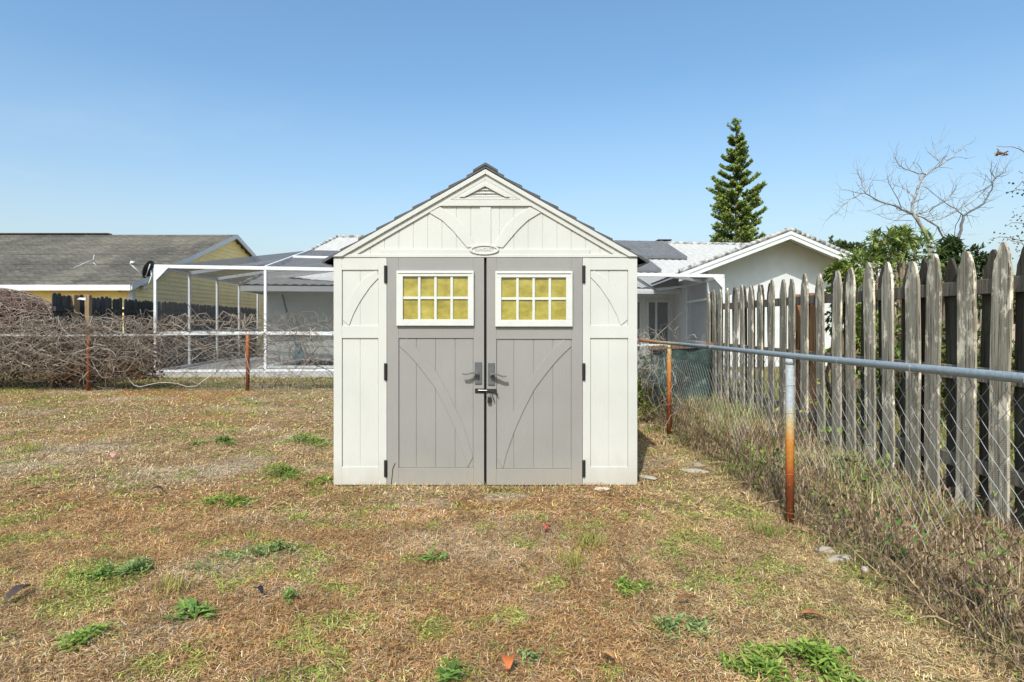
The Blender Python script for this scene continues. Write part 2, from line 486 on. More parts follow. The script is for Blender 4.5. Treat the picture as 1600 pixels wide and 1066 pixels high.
def blades(x, y, z0, ang, lean, L, W, col, curl=.5, tipc=1.15, basec=.8):
    """grass blades as bent strips: 5 vertices, a quad and a triangle each"""
    n = len(x)
    d = np.stack([np.cos(ang), np.sin(ang)], -1)
    sd = np.stack([-np.sin(ang), np.cos(ang)], -1) * (W / 2)[:, None]
    h1, r1 = L * .55 * np.cos(lean), L * .55 * np.sin(lean)
    l2 = np.clip(lean + curl, 0, 1.75)
    h2, r2 = h1 + L * .45 * np.cos(l2), r1 + L * .45 * np.sin(l2)
    V = np.zeros((n, 5, 3))
    V[:, 0, :2] = np.stack([x, y], -1) - sd; V[:, 1, :2] = np.stack([x, y], -1) + sd; V[:, 0, 2] = V[:, 1, 2] = z0
    m = np.stack([x, y], -1) + d * r1[:, None]
    V[:, 2, :2] = m + sd * .8; V[:, 3, :2] = m - sd * .8; V[:, 2, 2] = V[:, 3, 2] = z0 + h1
    V[:, 4, :2] = np.stack([x, y], -1) + d * r2[:, None]; V[:, 4, 2] = z0 + h2
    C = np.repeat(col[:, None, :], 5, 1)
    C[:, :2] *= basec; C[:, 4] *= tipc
    i = np.arange(n)[:, None] * 5
    return V.reshape(-1, 3), (i + np.array([0, 1, 2, 3])), (i + np.array([3, 2, 4])), np.clip(C, 0, 1).reshape(-1, 3)


SHED = (-1.46, 1.04, 4.88, 7.97)
def grass_field(n, y0, y1, Lr, Wr, seed):
    g = np.random.default_rng(seed)
    y = np.sqrt(g.uniform(y0 ** 2, y1 ** 2, n))
    x = g.uniform(-1.03, 1.03, n) * y
    keep = ~((x > SHED[0]) & (x < SHED[1]) & (y > SHED[2]) & (y < SHED[3])) & (x < 3.6) & (x > -14)
    st, br, gr, gn, ba = patches(x, y)
    keep &= g.random(n) > ba * .75
    x, y, st, br, gr, gn = (v[keep] for v in (x, y, st, br, gr, gn)); n = len(x)
    t = g.random((n, 1))
    c = np.where(t < .5, C_TAN, np.where(t < .72, C_STRAW, np.where(t < .86, C_GREY, C_BROWN)))
    u = g.random(n)
    c = np.where((u < br * .55)[:, None], C_BROWN * 1.1, c)
    u = g.random(n); c = np.where((u < gr * .6)[:, None], C_GREY, c)
    u = g.random(n); c = np.where((u < st * .6)[:, None], C_STRAW, c)
    u = g.random(n); isg = u < gn * .62 + .035
    c = np.where(isg[:, None], C_GREEN * g.uniform(.7, 1.5, (n, 1)) * np.array((1.0, 1, 1)) + np.array((.09, .03, 0)) * g.random((n, 1)), c)
    u = g.random(n); c = np.where((u < .17)[:, None], C_DK, c)
    c = c * g.uniform(.42, 1.5, (n, 1)) * (.58 + .84 * fbm(x, y, 6.5, 77)[:, None])
    tuft = fbm(x, y, 5.5, 44)
    lean = np.where(g.random(n) < .84, g.uniform(1.2, 1.56, n), g.uniform(.3, 1.2, n))
    L = g.uniform(*Lr, n) * (.5 + .8 * tuft) * np.where(lean > 1.2, 1.25, .75) * np.where(isg, .8, 1)
    W = g.uniform(*Wr, n) * np.where(isg, 1.5, 1)
    lie = g.uniform(0, 1, n) ** 2 * .022
    return blades(x, y, height(x, y) + lie, g.uniform(0, 2 * math.pi, n), lean, L, W, c, g.uniform(0, .7, n))


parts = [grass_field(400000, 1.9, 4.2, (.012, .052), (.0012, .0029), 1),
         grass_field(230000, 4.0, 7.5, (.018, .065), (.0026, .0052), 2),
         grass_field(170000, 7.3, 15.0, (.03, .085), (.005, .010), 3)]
def merge(parts):
    off, V, Q, T, C = 0, [], [], [], []
    for v, q_, t_, c_ in parts:
        V.append(v); Q.append(q_ + off); T.append(t_ + off); C.append(c_); off += len(v)
    return np.concatenate(V), np.concatenate(Q), np.concatenate(T), np.concatenate(C)
g = np.random.default_rng(17); n = 2600
bx_ = np.concatenate([g.uniform(-1.5, 1.1, 1700), g.uniform(1.01, 1.12, 450), g.uniform(-1.56, -1.45, 450)]); by_ = np.concatenate([4.86 - np.abs(g.normal(0, .05, 1700)), g.uniform(4.9, 7.9, 900)])
bc_ = np.where(g.random((n, 1)) < .8, C_TAN, C_GREEN) * g.uniform(.6, 1.2, (n, 1))
parts.append(blades(bx_, by_, height(bx_, by_), g.uniform(0, 6.28, n), np.abs(g.normal(.6, .4, n)), g.uniform(.02, .075, n) * (.4 + fbm(bx_, by_, 4, 5)), g.uniform(.002, .004, n), bc_, .5))
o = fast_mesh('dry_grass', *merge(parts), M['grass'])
tag(o, 'short dry brown lawn grass with green patches', 'grass', kind='stuff')

# ------------------------------------------------------------------ shed
Y0 = 4.9
def SX(px): return (px - 800.0) / 194.0
def SZ(py): return max(.006, CZ - (py - 505.0) / 194.0)
def C1(x, y): return SX(500 + x / 3.077), SZ(240 + y / 3.077)      # from an enlargement of the gable
def C2(x, y): return SX(500 + x / 3.077), SZ(500 + y / 3.077)      # from an enlargement of the doors
BACK = Y0 + 3.05
shed = empty('garden_shed', 'cream storage shed with grey double doors and dark gabled roof', 'shed', (-.21, Y0, 0))
XL, XR = SX(521), SX(996)
XC = SX(758.5)
ZE = SZ(401.5)
ZP = SZ(262.5)
def roofz(x): return ZE + (ZP - ZE) * (1 - abs(x - XC) / (XR - XC))

# side and back walls
w = MB()
w.box(XL + .006, XL + .05, Y0 + .03, BACK, 0, ZE - .01); w.box(XR - .05, XR - .006, Y0 + .03, BACK, 0, ZE - .01)
w.prism([(XL + .05, .0), (XR - .05, 0), (XR - .05, ZE - .02), (XC, ZP - .05), (XL + .05, ZE - .02)], BACK - .05, BACK)
for k in range(7):
    yy = Y0 + .35 + k * .4
    w.box(XL - .002, XL + .004, yy, yy + .03, .05, ZE - .06); w.box(XR - .004, XR + .002, yy, yy + .03, .05, ZE - .06)
w.build('wall', M['cream'], shed, .003)
b = MB(); b.box(XL + .03, XR - .03, Y0 + .01, BACK - .06, -.04, .012); b.box(XL + .02, XR - .015, Y0 + .002, Y0 + .06, -.05, .004)
b.build('floor', M['black'], shed)


def side_panel(xa, xb, ra, rb, gx, arc_lo, arc_up):
    m = MB()
    for a, c in ((xa, ra), (rb, xb)): m.box(SX(a), SX(c), Y0, Y0 + .04, SZ(759.5), SZ(402.6))
    for a, c in ((402.6, 421.9), (509, 528.6), (730, 759.5)): m.box(SX(ra) - .001, SX(rb) + .001, Y0 + .0015, Y0 + .04, SZ(c), SZ(a))
    g = .0035
    for a, c in ((421.5, 509.5), (528, 730.5)):
        m.box(SX(ra) + .003, SX(gx) - g / 2, Y0 + .012, Y0 + .035, SZ(c) - .01, SZ(a) + .01)
        m.box(SX(gx) + g / 2, SX(rb) - .003, Y0 + .012, Y0 + .035, SZ(c) - .01, SZ(a) + .01)
    m.box(SX(ra), SX(rb), Y0 + .0155, Y0 + .0345, SZ(731), SZ(421))
    pts = [C1(*p) for p in arc_lo] + [C1(*p) for p in arc_up[::-1]]
    m.prism(pts, Y0 + .004, Y0 + .02)
    return m.build('front_panel', M['cream'], shed, .0025)
AL = [(283, 595), (240, 640), (192, 710), (160, 770), (138, 828)]
AU = [(270, 562), (210, 600), (160, 660), (128, 730), (107, 800)]
side_panel(521, 604, 534, 591, 562.4, AL, AU)
mir = lambda L: [(1585 - x, y) for x, y in L]
side_panel(910.6, 996, 922.5, 981.6, 951.7, mir(AL), mir(AU))

# gable: planks, then the raised frame
m = MB()
gr = [SX(500 + (240 + 69.3 * k) / 3.077) for k in range(-3, 19)]
for a, c in zip(gr[:-1], gr[1:]):
    a, c = max(a, XL + .02) + .002, min(c, XR - .02) - .002
    if c - a < .01: continue
    top = [(c, roofz(c) - .03), (a, roofz(a) - .03)]
    if a < XC < c: top.insert(1, (XC, ZP - .03))
    m.prism([(a, ZE - .004), (c, ZE - .004)] + top, Y0 + .014, Y0 + .04)
m.prism([(XL + .03, ZE), (XR - .03, ZE), (XC, ZP - .05)], Y0 + .018, Y0 + .039)
for sgn in (-1, 1):
    def rake(o0, o1, y0, xe0, xe1):
        # strip parallel to the roof, vertical offsets o0..o1 below the roof line
        e = XL if sgn < 0 else XR
        x0 = e - sgn * xe0; x1 = e - sgn * xe1
        P = [(XC, ZP - o0), (XC, ZP - o1), (x1, roofz(x1) - o1), (x0, roofz(x0) - o0)]
        P = [(x, max(z, ZE + .001)) for x, z in P]
        m.prism(P, Y0 + y0, Y0 + .038)
    rake(.012, .05, -.017, -.005, .07)
    rake(.044, .094, .0, .07, .155)
    for lo, up in (([(524, 283), (586, 320), (636, 368), (676, 415), (707, 452)], [(578, 256), (646, 300), (690, 345), (727, 400), (745, 446)]),):
        f = (lambda p: p) if sgn < 0 else (lambda p: (1586 - p[0], p[1]))
        pts = [C1(*f(p)) for p in lo] + [C1(*f(p)) for p in up[::-1]]
        m.prism(pts, Y0 + .004, Y0 + .03)
ztop = SZ(312); zc0 = SZ(322)
xa = XC - (ZP - .07 - ztop) / ((ZP - ZE) / (XR - XC)); xb = 2 * XC - xa
# apex plate with the triangular vent opening left out
vt = [C1(672, 209), C1(911, 209), C1(793, 142)]
m.prism([(xa, ztop), vt[0], vt[2], (XC, ZP - .07)], Y0 + .002, Y0 + .034)
m.prism([(xb, ztop), (XC, ZP - .07), vt[2], vt[1]], Y0 + .002, Y0 + .034)
m.prism([(xa, ztop), (xb, ztop), vt[1], vt[0]], Y0 + .002, Y0 + .034)
m.prism([(xa - .055, zc0), (xb + .055, zc0), (xb, ztop - .003), (xa, ztop - .003)], Y0 - .004, Y0 + .034)
m.box(SX(749.6), SX(767), Y0 + .006, Y0 + .03, SZ(389), zc0)
m.box(SX(593.6), SX(921.6), Y0 - .002, Y0 + .034, SZ(398), SZ(389.5))
m.box(XL, XR, Y0 - .005, Y0 + .034, ZE - .004, SZ(397.4))
gable = m.build('gable_panel', M['cream'], shed, .0025)
v = MB()
v.prism([C1(690, 207), C1(895, 207), C1(793, 150)], Y0 + .0165, Y0 + .0178, mi=1)
for k, (ya, hw) in enumerate(((203, 84), (187, 56), (171, 28))):
    x0, z0 = C1(793 - hw, ya); x1, z1 = C1(793 + hw, ya - 5)
    v.add([(x0, Y0 + .004, z0), (x1, Y0 + .004, z0), (x1, Y0 + .016, z1), (x0, Y0 + .016, z1), (x0, Y0 + .004, z0 - .007), (x1, Y0 + .004, z0 - .007), (x1, Y0 + .016, z1 - .007), (x0, Y0 + .016, z1 - .007)],
          [(0, 1, 2, 3), (7, 6, 5, 4), (0, 4, 5, 1), (1, 5, 6, 2), (2, 6, 7, 3), (3, 7, 4, 0)])
v.prism([C1(672, 209), C1(694, 209), C1(793, 157), C1(793, 142)], Y0 - .008, Y0 + .016)
v.prism([C1(911, 209), C1(793, 142), C1(793, 157), C1(891, 209)], Y0 - .008, Y0 + .016)
v.build('vent', [M['cream'], M['black']], gable)
# oval emblem with embossed lettering
e = MB()
ex, ez = C1(790, 463)
an = np.linspace(0, 2 * math.pi, 49)[:-1]
e.prism([(ex + .118 * math.cos(t), ez + .040 * math.sin(t)) for t in an], Y0 - .007, Y0 + .02)
ring_o = [(ex + .118 * math.cos(t), ez + .040 * math.sin(t)) for t in an]; ring_i = [(ex + .098 * math.cos(t), ez + .029 * math.sin(t)) for t in an]
n = len(an)
V = [(x, Y0 - .015, z) for x, z in ring_o] + [(x, Y0 - .015, z) for x, z in ring_i] + [(x, Y0 - .0065, z) for x, z in ring_o] + [(x, Y0 - .0065, z) for x, z in ring_i]
Fq = []
for i in range(n):
    j = (i + 1) % n
    Fq += [(i, j, n + j, n + i), (i, 2 * n + i, 2 * n + j, j), (n + i, n + j, 3 * n + j, 3 * n + i)]
e.add(V, Fq)
em = e.build('emblem', M['cream'], shed, .002)
cu = bpy.data.curves.new('lettering', 'FONT'); cu.body = 'SUNCAST'; cu.size = .034; cu.align_x = 'CENTER'; cu.align_y = 'CENTER'; cu.extrude = .002; cu.space_character = 1.02
tmp = bpy.data.objects.new('lettering_source', cu); COL.objects.link(tmp)
bpy.context.view_layer.update()
me = bpy.data.meshes.new_from_object(tmp.evaluated_get(bpy.context.evaluated_depsgraph_get()))
COL.objects.unlink(tmp); bpy.data.objects.remove(tmp)
me.materials.clear(); me.materials.append(M['cream'])
me.name = 'lettering'
let = link(bpy.data.objects.new('lettering', me), em)
let.rotation_euler = (R(90), 0, 0); let.location = (ex + .21, -.0085, ez)

# roof: overlapping courses on each side
m = MB()
sl = (ZP - ZE) / (XR - XC)
cs = 1 / math.hypot(1, sl)
OV = .085
nC = 9
for sgn in (-1, 1):
    run = (XR - XC) + OV
    for k in range(nC):
        x0 = XC + sgn * run * k / nC; x1 = XC + sgn * run * (k + 1.04) / nC
        z0 = ZP - abs(x0 - XC) * sl; z1 = ZP - abs(x1 - XC) * sl
        t0, t1 = .012, .029
        P = [(x0, z0 + t0), (x1, z1 + t1), (x1, z1 + .004), (x0, z0 + .004)]
        m.prism(P, Y0 - .013, BACK + .06)
    xe = XC + sgn * run; zze = ZP - run * sl
    m.prism([(XC, ZP - .002), (xe, zze - .002), (xe, zze + .006), (XC, ZP + .006)], Y0 - .0145, BACK + .07)
    m.prism([(xe, zze + .004), (xe - sgn * .012, zze + .004), (xe - sgn * .08, zze - .028), (xe - sgn * .08, zze - .018)], Y0 - .03, BACK + .06)
m.prism([(XC - .1, ZP - .1 * sl + .022), (XC, ZP + .018), (XC + .1, ZP - .1 * sl + .022), (XC + .1, ZP - .1 * sl + .042), (XC, ZP + .042), (XC - .1, ZP - .1 * sl + .042)], Y0 - .018, BACK + .075)
m.build('roof', M['shed_roof'], shed, .002)


def door(x0, x1, zb, rx0, rx1, ry0, ry1, grooves, up, lo, win, hinge_px, right):
    m = MB()
    zt = SZ(403)
    X0, X1 = SX(x0), SX(x1)
    yf = Y0 - .004
    A, B = SX(rx0), SX(rx1); Zt, Zb = SZ(ry0), SZ(ry1)
    m.box(X0, X1, yf + .014, yf + .04, SZ(zb), zt)
    m.box(X0, A, yf, yf + .0135, SZ(zb), zt); m.box(B, X1, yf, yf + .0135, SZ(zb), zt)
    m.box(A, B, yf + .0008, yf + .0135, Zt, zt); m.box(A, B, yf + .0008, yf + .0135, SZ(zb), Zb)
    gx = [A + .002] + [SX(g) for g in grooves] + [B - .002]
    for a, c in zip(gx[:-1], gx[1:]):
        m.box(a + .002, c - .002, yf + .009, yf + .0137, Zb + .002, Zt - .002)
    m.prism([C2(*p) for p in lo] + [C2(*p) for p in up[::-1]], yf + .002, yf + .012)
    d = m.build('door', M['taupe'], shed, .002)
    # window
    (wx0, wy0), (wx1, wy1), (gx0, gy0), (gx1, gy1) = (C1(*p) for p in win)
    f = MB()
    for a, c, p, q_ in ((wx0, wx1, gy0, wy0), (wx0, wx1, wy1, gy1), (wx0, gx0, gy1, gy0), (gx1, wx1, gy1, gy0)):
        f.box(a, c, yf - .024, yf + .006, p, q_)
    e_ = .026
    for a, c, p, q_ in ((wx0 + .011, wx1 - .011, wy0 - .019, wy0 - .012), ):
        f.box(a, c, yf - .031, yf - .024, p, q_)
    wdt = (gx1 - gx0)
    for k in (1, 2, 3):
        xx = gx0 + wdt * k / 4
        f.box(xx - .0105, xx + .0105, yf - .017, yf, gy1, gy0)
    zz = (gy0 + gy1) / 2
    f.box(gx0, gx1, yf - .0155, yf, zz - .010, zz + .010)
    f.build('window_frame', M['white_frame'], d, .002)
    g = MB()
    for i in range(4):
        for j in range(2):
            a = gx0 + wdt * i / 4; c = a + wdt / 4
            p = (gy1, zz)[j]; q_ = (zz, gy0)[j]
            g.box(a, c, yf - .004 - .0005 * (i + j), yf - .001, p, q_)
    g.build('window_pane', M['amber'], d)
    for hy in ((415, 442), (567.6, 594), (719, 745)):
        h = MB()
        a, c = SX(hinge_px[0]), SX(hinge_px[1])
        h.box(a, c, yf - .008, yf + .006, SZ(hy[1]), SZ(hy[0]))
        h.tube([((a + c) / 2, yf - .010, SZ(hy[1]) + .006), ((a + c) / 2, yf - .010, SZ(hy[0]) - .006)], .009, 8)
        h.build('hinge', M['hw_dark'], d, .002)
    return d
U = [(415, 90), (460, 128), (505, 180), (555, 245), (620, 360), (690, 510), (735, 660)]
Lw = [(380, 125), (420, 162), (460, 205), (505, 262), (556, 330), (605, 425), (650, 525), (690, 640), (708, 712)]
dl = door(604.6, 756.4, 759.5, 622.8, 739.8, 528.6, 731.4, (650.5, 680.7, 711.2), U, Lw, ((370, 565), (740, 828), (401, 592), (712, 798)), (600.2, 605.3), False)
mr_ = lambda L: [(1587 - x, y + 4) for x, y in L]
dr = door(760.3, 910, 761.0, 775.6, 893.2, 530.0, 733.0, (802.9, 833.8, 864.0), mr_(U), mr_(Lw), ((843, 567), (1213, 832), (872, 597), (1182, 800)), (909.5, 914.6), True)
g = MB(); g.box(SX(755.8), SX(761), Y0 + .03, Y0 + .05, .01, ZE - .02); g.box(SX(602), SX(912), Y0 + .037, Y0 + .05, .002, .03)
g.build('door_seal', M['black'], shed)


def handle(par, x0, x1, y0, y1, piv, tip, sgn):
    def C3(x, y): return SX(700 + x / 8.883), SZ(540 + y / 8.883)
    a, zt = C3(x0, y0); c, zb = C3(x1, y1)
    yf = Y0 - .004
    m = MB(); m.box(a, c, yf - .012, yf + .001, zb, zt)
    px_, pz = C3(*piv); tx, tz = C3(*tip)
    m.tube([(px_, yf - .01, pz), (px_, yf - .052, pz)], .014, 12)
    # wavy lever: a flat strip, wide in depth
    t = np.linspace(0, 1, 10)
    P = np.stack([px_ + (tx - px_) * t, pz + (tz - pz) * t + .007 * np.sin(t * 6.0)], -1)
    wd = .034 - .012 * t
    V, Fq = [], []
    for i, (x, z) in enumerate(P):
        th = .0065 * (1 - .35 * t[i])
        V += [(x, yf - .062, z - th), (x, yf - .062, z + th), (x, yf - .062 + wd[i], z + th), (x, yf - .062 + wd[i], z - th)]
        if i: Fq += [(4 * i - 4 + k, 4 * i - 4 + (k + 1) % 4, 4 * i + (k + 1) % 4, 4 * i + k) for k in range(4)]
    Fq += [(3, 2, 1, 0), tuple(range(4 * 9, 4 * 9 + 4))]
    m.add(V, Fq)
    m.build('handle', M['hw_grey'], par, .002)
handle(dl, 372, 468, 228, 530, (408, 385), (205, 380), -1)
handle(dr, 555, 648, 240, 545, (603, 395), (815, 415), 1)
def C3(x, y): return SX(700 + x / 8.883), SZ(540 + y / 8.883)
m = MB(); yf = Y0 - .004
a, zt = C3(375, 595); c, zb = C3(500, 657); m.box(a, c, yf - .008, yf + .001, zb, zt)
a, zt = C3(540, 600); c, zb = C3(672, 660); m.box(a, c, yf - .008, yf + .001, zb + .004, zt)
a, zt = C3(375, 604); 
pts = [C3(440, 622), C3(560, 625), C3(640, 640), C3(672, 655), C3(690, 690)]
m.tube([(x, yf - .016, z) for x, z in pts], .006, 8)
hs = m.build('hasp', M['hw_dark'], shed, .002)
m = MB(); x0, z0 = C3(420, 618); x1, z1 = C3(545, 622); m.tube([(x0, yf - .021, z0), (x1, yf - .021, z1)], .0045, 8)
m.build('bolt', M['steel'], hs)
pl = empty('padlock', 'small black padlock hanging from the hasp of the shed doors', 'padlock', (C3(590, 700)[0], yf - .02, C3(590, 700)[1]))
m = MB()
cx, cz = C3(577, 745)
m.prism([(cx - .017, cz - .026), (cx + .012, cz - .030), (cx + .017, cz + .018), (cx - .015, cz + .022)], yf - .030, yf - .012)
m.build('lock_body', M['hw_dark'], pl, .004)
m = MB(); t = np.linspace(0, math.pi, 9)
m.tube(np.stack([cx + .012 * np.cos(t), np.full(9, yf - .021), cz + .020 + .022 * np.sin(t)], -1), .0035, 6)
m.build('shackle', M['steel'], pl)
m = MB(); m.tube([(*[C3(612, 670)[0]], yf - .018, C3(612, 670)[1]), (C3(628, 720)[0], yf - .02, C3(628, 720)[1]), (C3(645, 780)[0], yf - .015, C3(645, 780)[1])], .004, 6)
m.build('hasp_pin', M['hw_dark'], hs)
m = MB(); q1 = [C2(362, 688), C2(350, 715), C2(347, 750), C2(342, 798)]
m.tube([(x, yf - .003, z) for x, z in q1], .0025, 5); m.build('cord', M['hw_dark'], shed)

# ------------------------------------------------------------------ chain link fences
def chain_mesh(mb, A, B, h, p=.038, r=.0016, k=3, z0=.03, barbs=True, zoff=None):
    """woven zigzag wires between A and B (x, y)"""
    A, B = np.array(A, float), np.array(B, float)
    L = np.linalg.norm(B - A); d = (B - A) / L; nn = np.array((-d[1], d[0]))
    nz = int(h / p)
    for i in range(int(L / p)):
        s0 = i * p
        q_ = np.arange(nz + 1)
        sx_ = s0 + np.where((q_ + i) % 2 == 0, -.5, .5) * p * 1.04
        off = np.where(q_ % 2 == 0, 1, -1) * r * 1.1
        P = np.zeros((nz + 1, 3))
        P[:, :2] = A + d * sx_[:, None] + nn * off[:, None]
        P[:, 2] = z0 + q_ * p + .004 * np.sin(s0 * 2.1)
        if barbs:
            tip = P[-1] + np.array((d[0] * rng.uniform(-.02, .02), d[1] * rng.uniform(-.02, .02), rng.uniform(.015, .035)))
            P = np.vstack([P, tip])
        mb.tube(P, r, k, cap=False)


def pole(mb, x, y, h, r=.024):
    mb.tube([(x, y, -.1), (x, y, h * .5), (x, y, h - .01), (x, y, h)], [r, r, r, r * .8], 14)


XF = 1.83
fr = empty('chain_link_fence', 'chain link fence with galvanised top rail and rust bottomed posts right of the shed', 'fence', (XF, 0, 0))
m = MB()
zr = lambda y: 1.113 - .0075 * (y - 2) + .002 * math.sin(y * 1.3)
yy = np.linspace(.3, 11.9, 60)
m.tube([(XF - .004 * math.sin(t * 1.7), t, zr(t)) for t in yy], .0192, 14)
for t in (5.6, 8.5): m.tube([(XF, t - .06, zr(t)), (XF, t + .06, zr(t))], .0203, 14)
m.build('top_rail', M['rail'], fr, smooth=True)
for y, mt, rr in ((.9, 'rust_post', .030), (3.96, 'rust_post', .0265), (7.0, 'rusty_post', .026), (10.05, 'red_post', .026), (11.9, 'red_post', .030)):
    m = MB(); pole(m, XF - .02 if y < 11 else XF, y, zr(y) - .02 + (.05 if y > 11 else 0), rr)
    m.tube([(XF - .02, y, zr(y) - .055), (XF - .02, y, zr(y) - .022)], rr * 1.1, 14)
    for zt_ in (.32, .55, .72, .9): m.tube([(XF - .02, y, zt_), (XF - .02, y + .001, zt_ + .005)], rr * 1.1, 14)
    m.build('post', M[mt], fr, smooth=True)
m = MB(); chain_mesh(m, (XF + .03, .5), (XF + .03, 11.85), 1.07, .043, .0016, 4)
m.build('wire_mesh', M['wire'], fr)
for y in np.arange(.9, 11.5, .62):
    t = np.linspace(0, 2 * math.pi, 10); m = MB()
    m.tube(np.stack([XF + .004 + .024 * np.cos(t), np.full(10, y) + .012 * np.sin(t * .5), zr(y) - .004 + .024 * np.sin(t)], -1), .002, 4)
    m.build('wire_tie', M['wire'], fr)

fl = empty('chain_link_fence', 'vine covered chain link fence with rusty posts behind the shed on the left', 'fence', (-6, 11.9, 0))
m = MB(); m.tube([(x, 11.9, 1.075 + .015 * math.sin(x * .9)) for x in np.linspace(-15, XF, 50)], .021, 8); m.build('top_rail', M['rail_far'], fl, smooth=True)
for x in (-14.4, -11.35, -8.27, -5.16, -2.1, .4):
    m = MB(); pole(m, x, 11.87, 1.09, .035); m.build('post', M['red_post'], fl, smooth=True)
m = MB(); chain_mesh(m, (-15, 11.93), (XF, 11.93), 1.05, .05, .0028, 3); m.build('wire_mesh', M['wire'], fl)

# ------------------------------------------------------------------ picket fence (boards alternate on both sides of the rails)
XP = 3.0
def picket_mesh(seed, H, wdt=.148, th=.019):
    g = np.random.default_rng(seed)
    hw = wdt / 2
    rows = [0, .2, .45, .7, .95, 1.2, 1.4, H - .19]
    prof = [(z, hw, hw) for z in rows]
    sl_, sr = g.uniform(.0, .012, 2)
    prof += [(H - .15, hw - sl_, hw - sr), (H - .115, hw - .010 - sl_, hw - .009), (H - .08, hw - .021, hw - .02 - sr), (H - .05, hw - .033, hw - .031 - sr), (H - .028, hw - .044, hw - .042), (H - .012, hw - .053, hw - .052), (H - .003, hw - .061, hw - .06), (H, hw - .066, hw - .065)]
    if seed % 4 == 1: prof[-4] = (prof[-4][0], hw - .05, prof[-4][2]); prof[-3] = (prof[-3][0], hw - .058, prof[-3][2])
    if seed % 5 == 2: prof = prof[:-2] + [(H - .009, .012, hw - .05)]
    bow = g.uniform(-.012, .012); tilt = g.uniform(-.012, .012)
    V, Fq = [], []
    for i, (z, a, c) in enumerate(prof):
        j1, j2 = g.normal(0, .0012, 2)
        cx_ = tilt * z + bow * math.sin(z * 1.7)
        oy = .004 * math.sin(z * 2 + seed)
        V += [(oy, cx_ - a + j1, z), (oy, cx_ + c + j2, z), (oy + th, cx_ + c + j2, z), (oy + th, cx_ - a + j1, z)]
        if i: Fq += [(4 * i - 4 + k, 4 * i + k, 4 * i + (k + 1) % 4, 4 * i - 4 + (k + 1) % 4) for k in range(4)]
    Fq += [(0, 1, 2, 3)]
    me = bpy.data.meshes.new('picket'); me.from_pydata(V, [], Fq); me.materials.append(M['picket']); me.update()
    bm = bmesh.new(); bm.from_mesh(me); bmesh.ops.recalc_face_normals(bm, faces=bm.faces); bm.to_mesh(me); bm.free()
    return me
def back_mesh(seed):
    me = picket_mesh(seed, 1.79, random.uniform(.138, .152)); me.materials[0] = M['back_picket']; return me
pf = empty('picket_fence', 'tall weathered grey wooden picket fence with pointed boards along the right side', 'fence', (XP, 0, 0))
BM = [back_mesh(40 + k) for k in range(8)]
PM = [picket_mesh(s, 1.79, random.uniform(.138, .156)) for s in range(16)]
def picket(x, y, me, dz, rz):
    o = bpy.data.objects.new('picket', me); link(o, pf)
    o.location = (x - XP, y, dz); o.rotation_euler = (0, R(random.uniform(-.8, .8)), rz)
    b = o.modifiers.new('bevel', 'BEVEL'); b.width = .003; b.segments = 1; b.limit_method = 'ANGLE'; b.angle_limit = R(50)
front = [2.98 * F / (px - 800) for px in (1560, 1505, 1455, 1423, 1387, 1358, 1328, 1305, 1282, 1256, 1235.6, 1219, 1203, 1187, 1173, 1159, 1147, 1134.7, 1124, 1115, 1105.5)]
front = [front[0] - .285 * k for k in range(10, 0, -1)] + front
for i, y in enumerate(front):
    picket(XP - .02, y, random.choice(PM), random.uniform(-.02, .03), R(random.uniform(-2, 2)))
    nxt = front[i + 1] if i + 1 < len(front) else y + .25
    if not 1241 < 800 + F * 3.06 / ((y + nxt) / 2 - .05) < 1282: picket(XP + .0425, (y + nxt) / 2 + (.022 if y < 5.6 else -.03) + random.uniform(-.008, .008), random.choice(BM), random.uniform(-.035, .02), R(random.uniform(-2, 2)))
for z in (.38, .98, 1.545):
    m = MB()
    for a in np.arange(.6, 9.3, 2.44):
        c = min(a + 2.435, 9.4)
        m.box(XP + .003, XP + .041, a, c, z - .045 + random.uniform(-.006, .006), z + .045)
    m.build('rail', M['rail_wood'], pf, .004)
for y in (1.9, 6.262, 6.572, 9.2):
    m = MB(); m.box(XP + .043, XP + .133, y - .045, y + .045, -.2, 1.62); m.build('post', M['brown_post'], pf, .005)

# ------------------------------------------------------------------ vectorised plants
def tubes_vec(P, r, k, col):
    """many tubes at once: P (n, m, 3), r (n, m), col (n, 3)"""
    n, m, _ = P.shape
    T = np.gradient(P, axis=1); T /= np.linalg.norm(T, axis=2, keepdims=True) + 1e-9
    ref = np.array((.23, .41, .88))
    A = np.cross(T, ref); A /= np.linalg.norm(A, axis=2, keepdims=True) + 1e-9
    B = np.cross(T, A)
    an = np.arange(k) * 2 * math.pi / k
    V = P[:, :, None, :] + r[:, :, None, None] * (np.cos(an)[:, None] * A[:, :, None, :] + np.sin(an)[:, None] * B[:, :, None, :])
    base = (np.arange(n)[:, None, None] * m + np.arange(m - 1)[None, :, None]) * k
    j = np.arange(k)[None, None, :]; j2 = (j + 1) % k
    Q = np.stack([base + j, base + j2, base + k + j2, base + k + j], -1).reshape(-1, 4)
    C = np.repeat(col, m * k, axis=0)
    return V.reshape(-1, 3), Q, np.zeros((0, 3), int), C


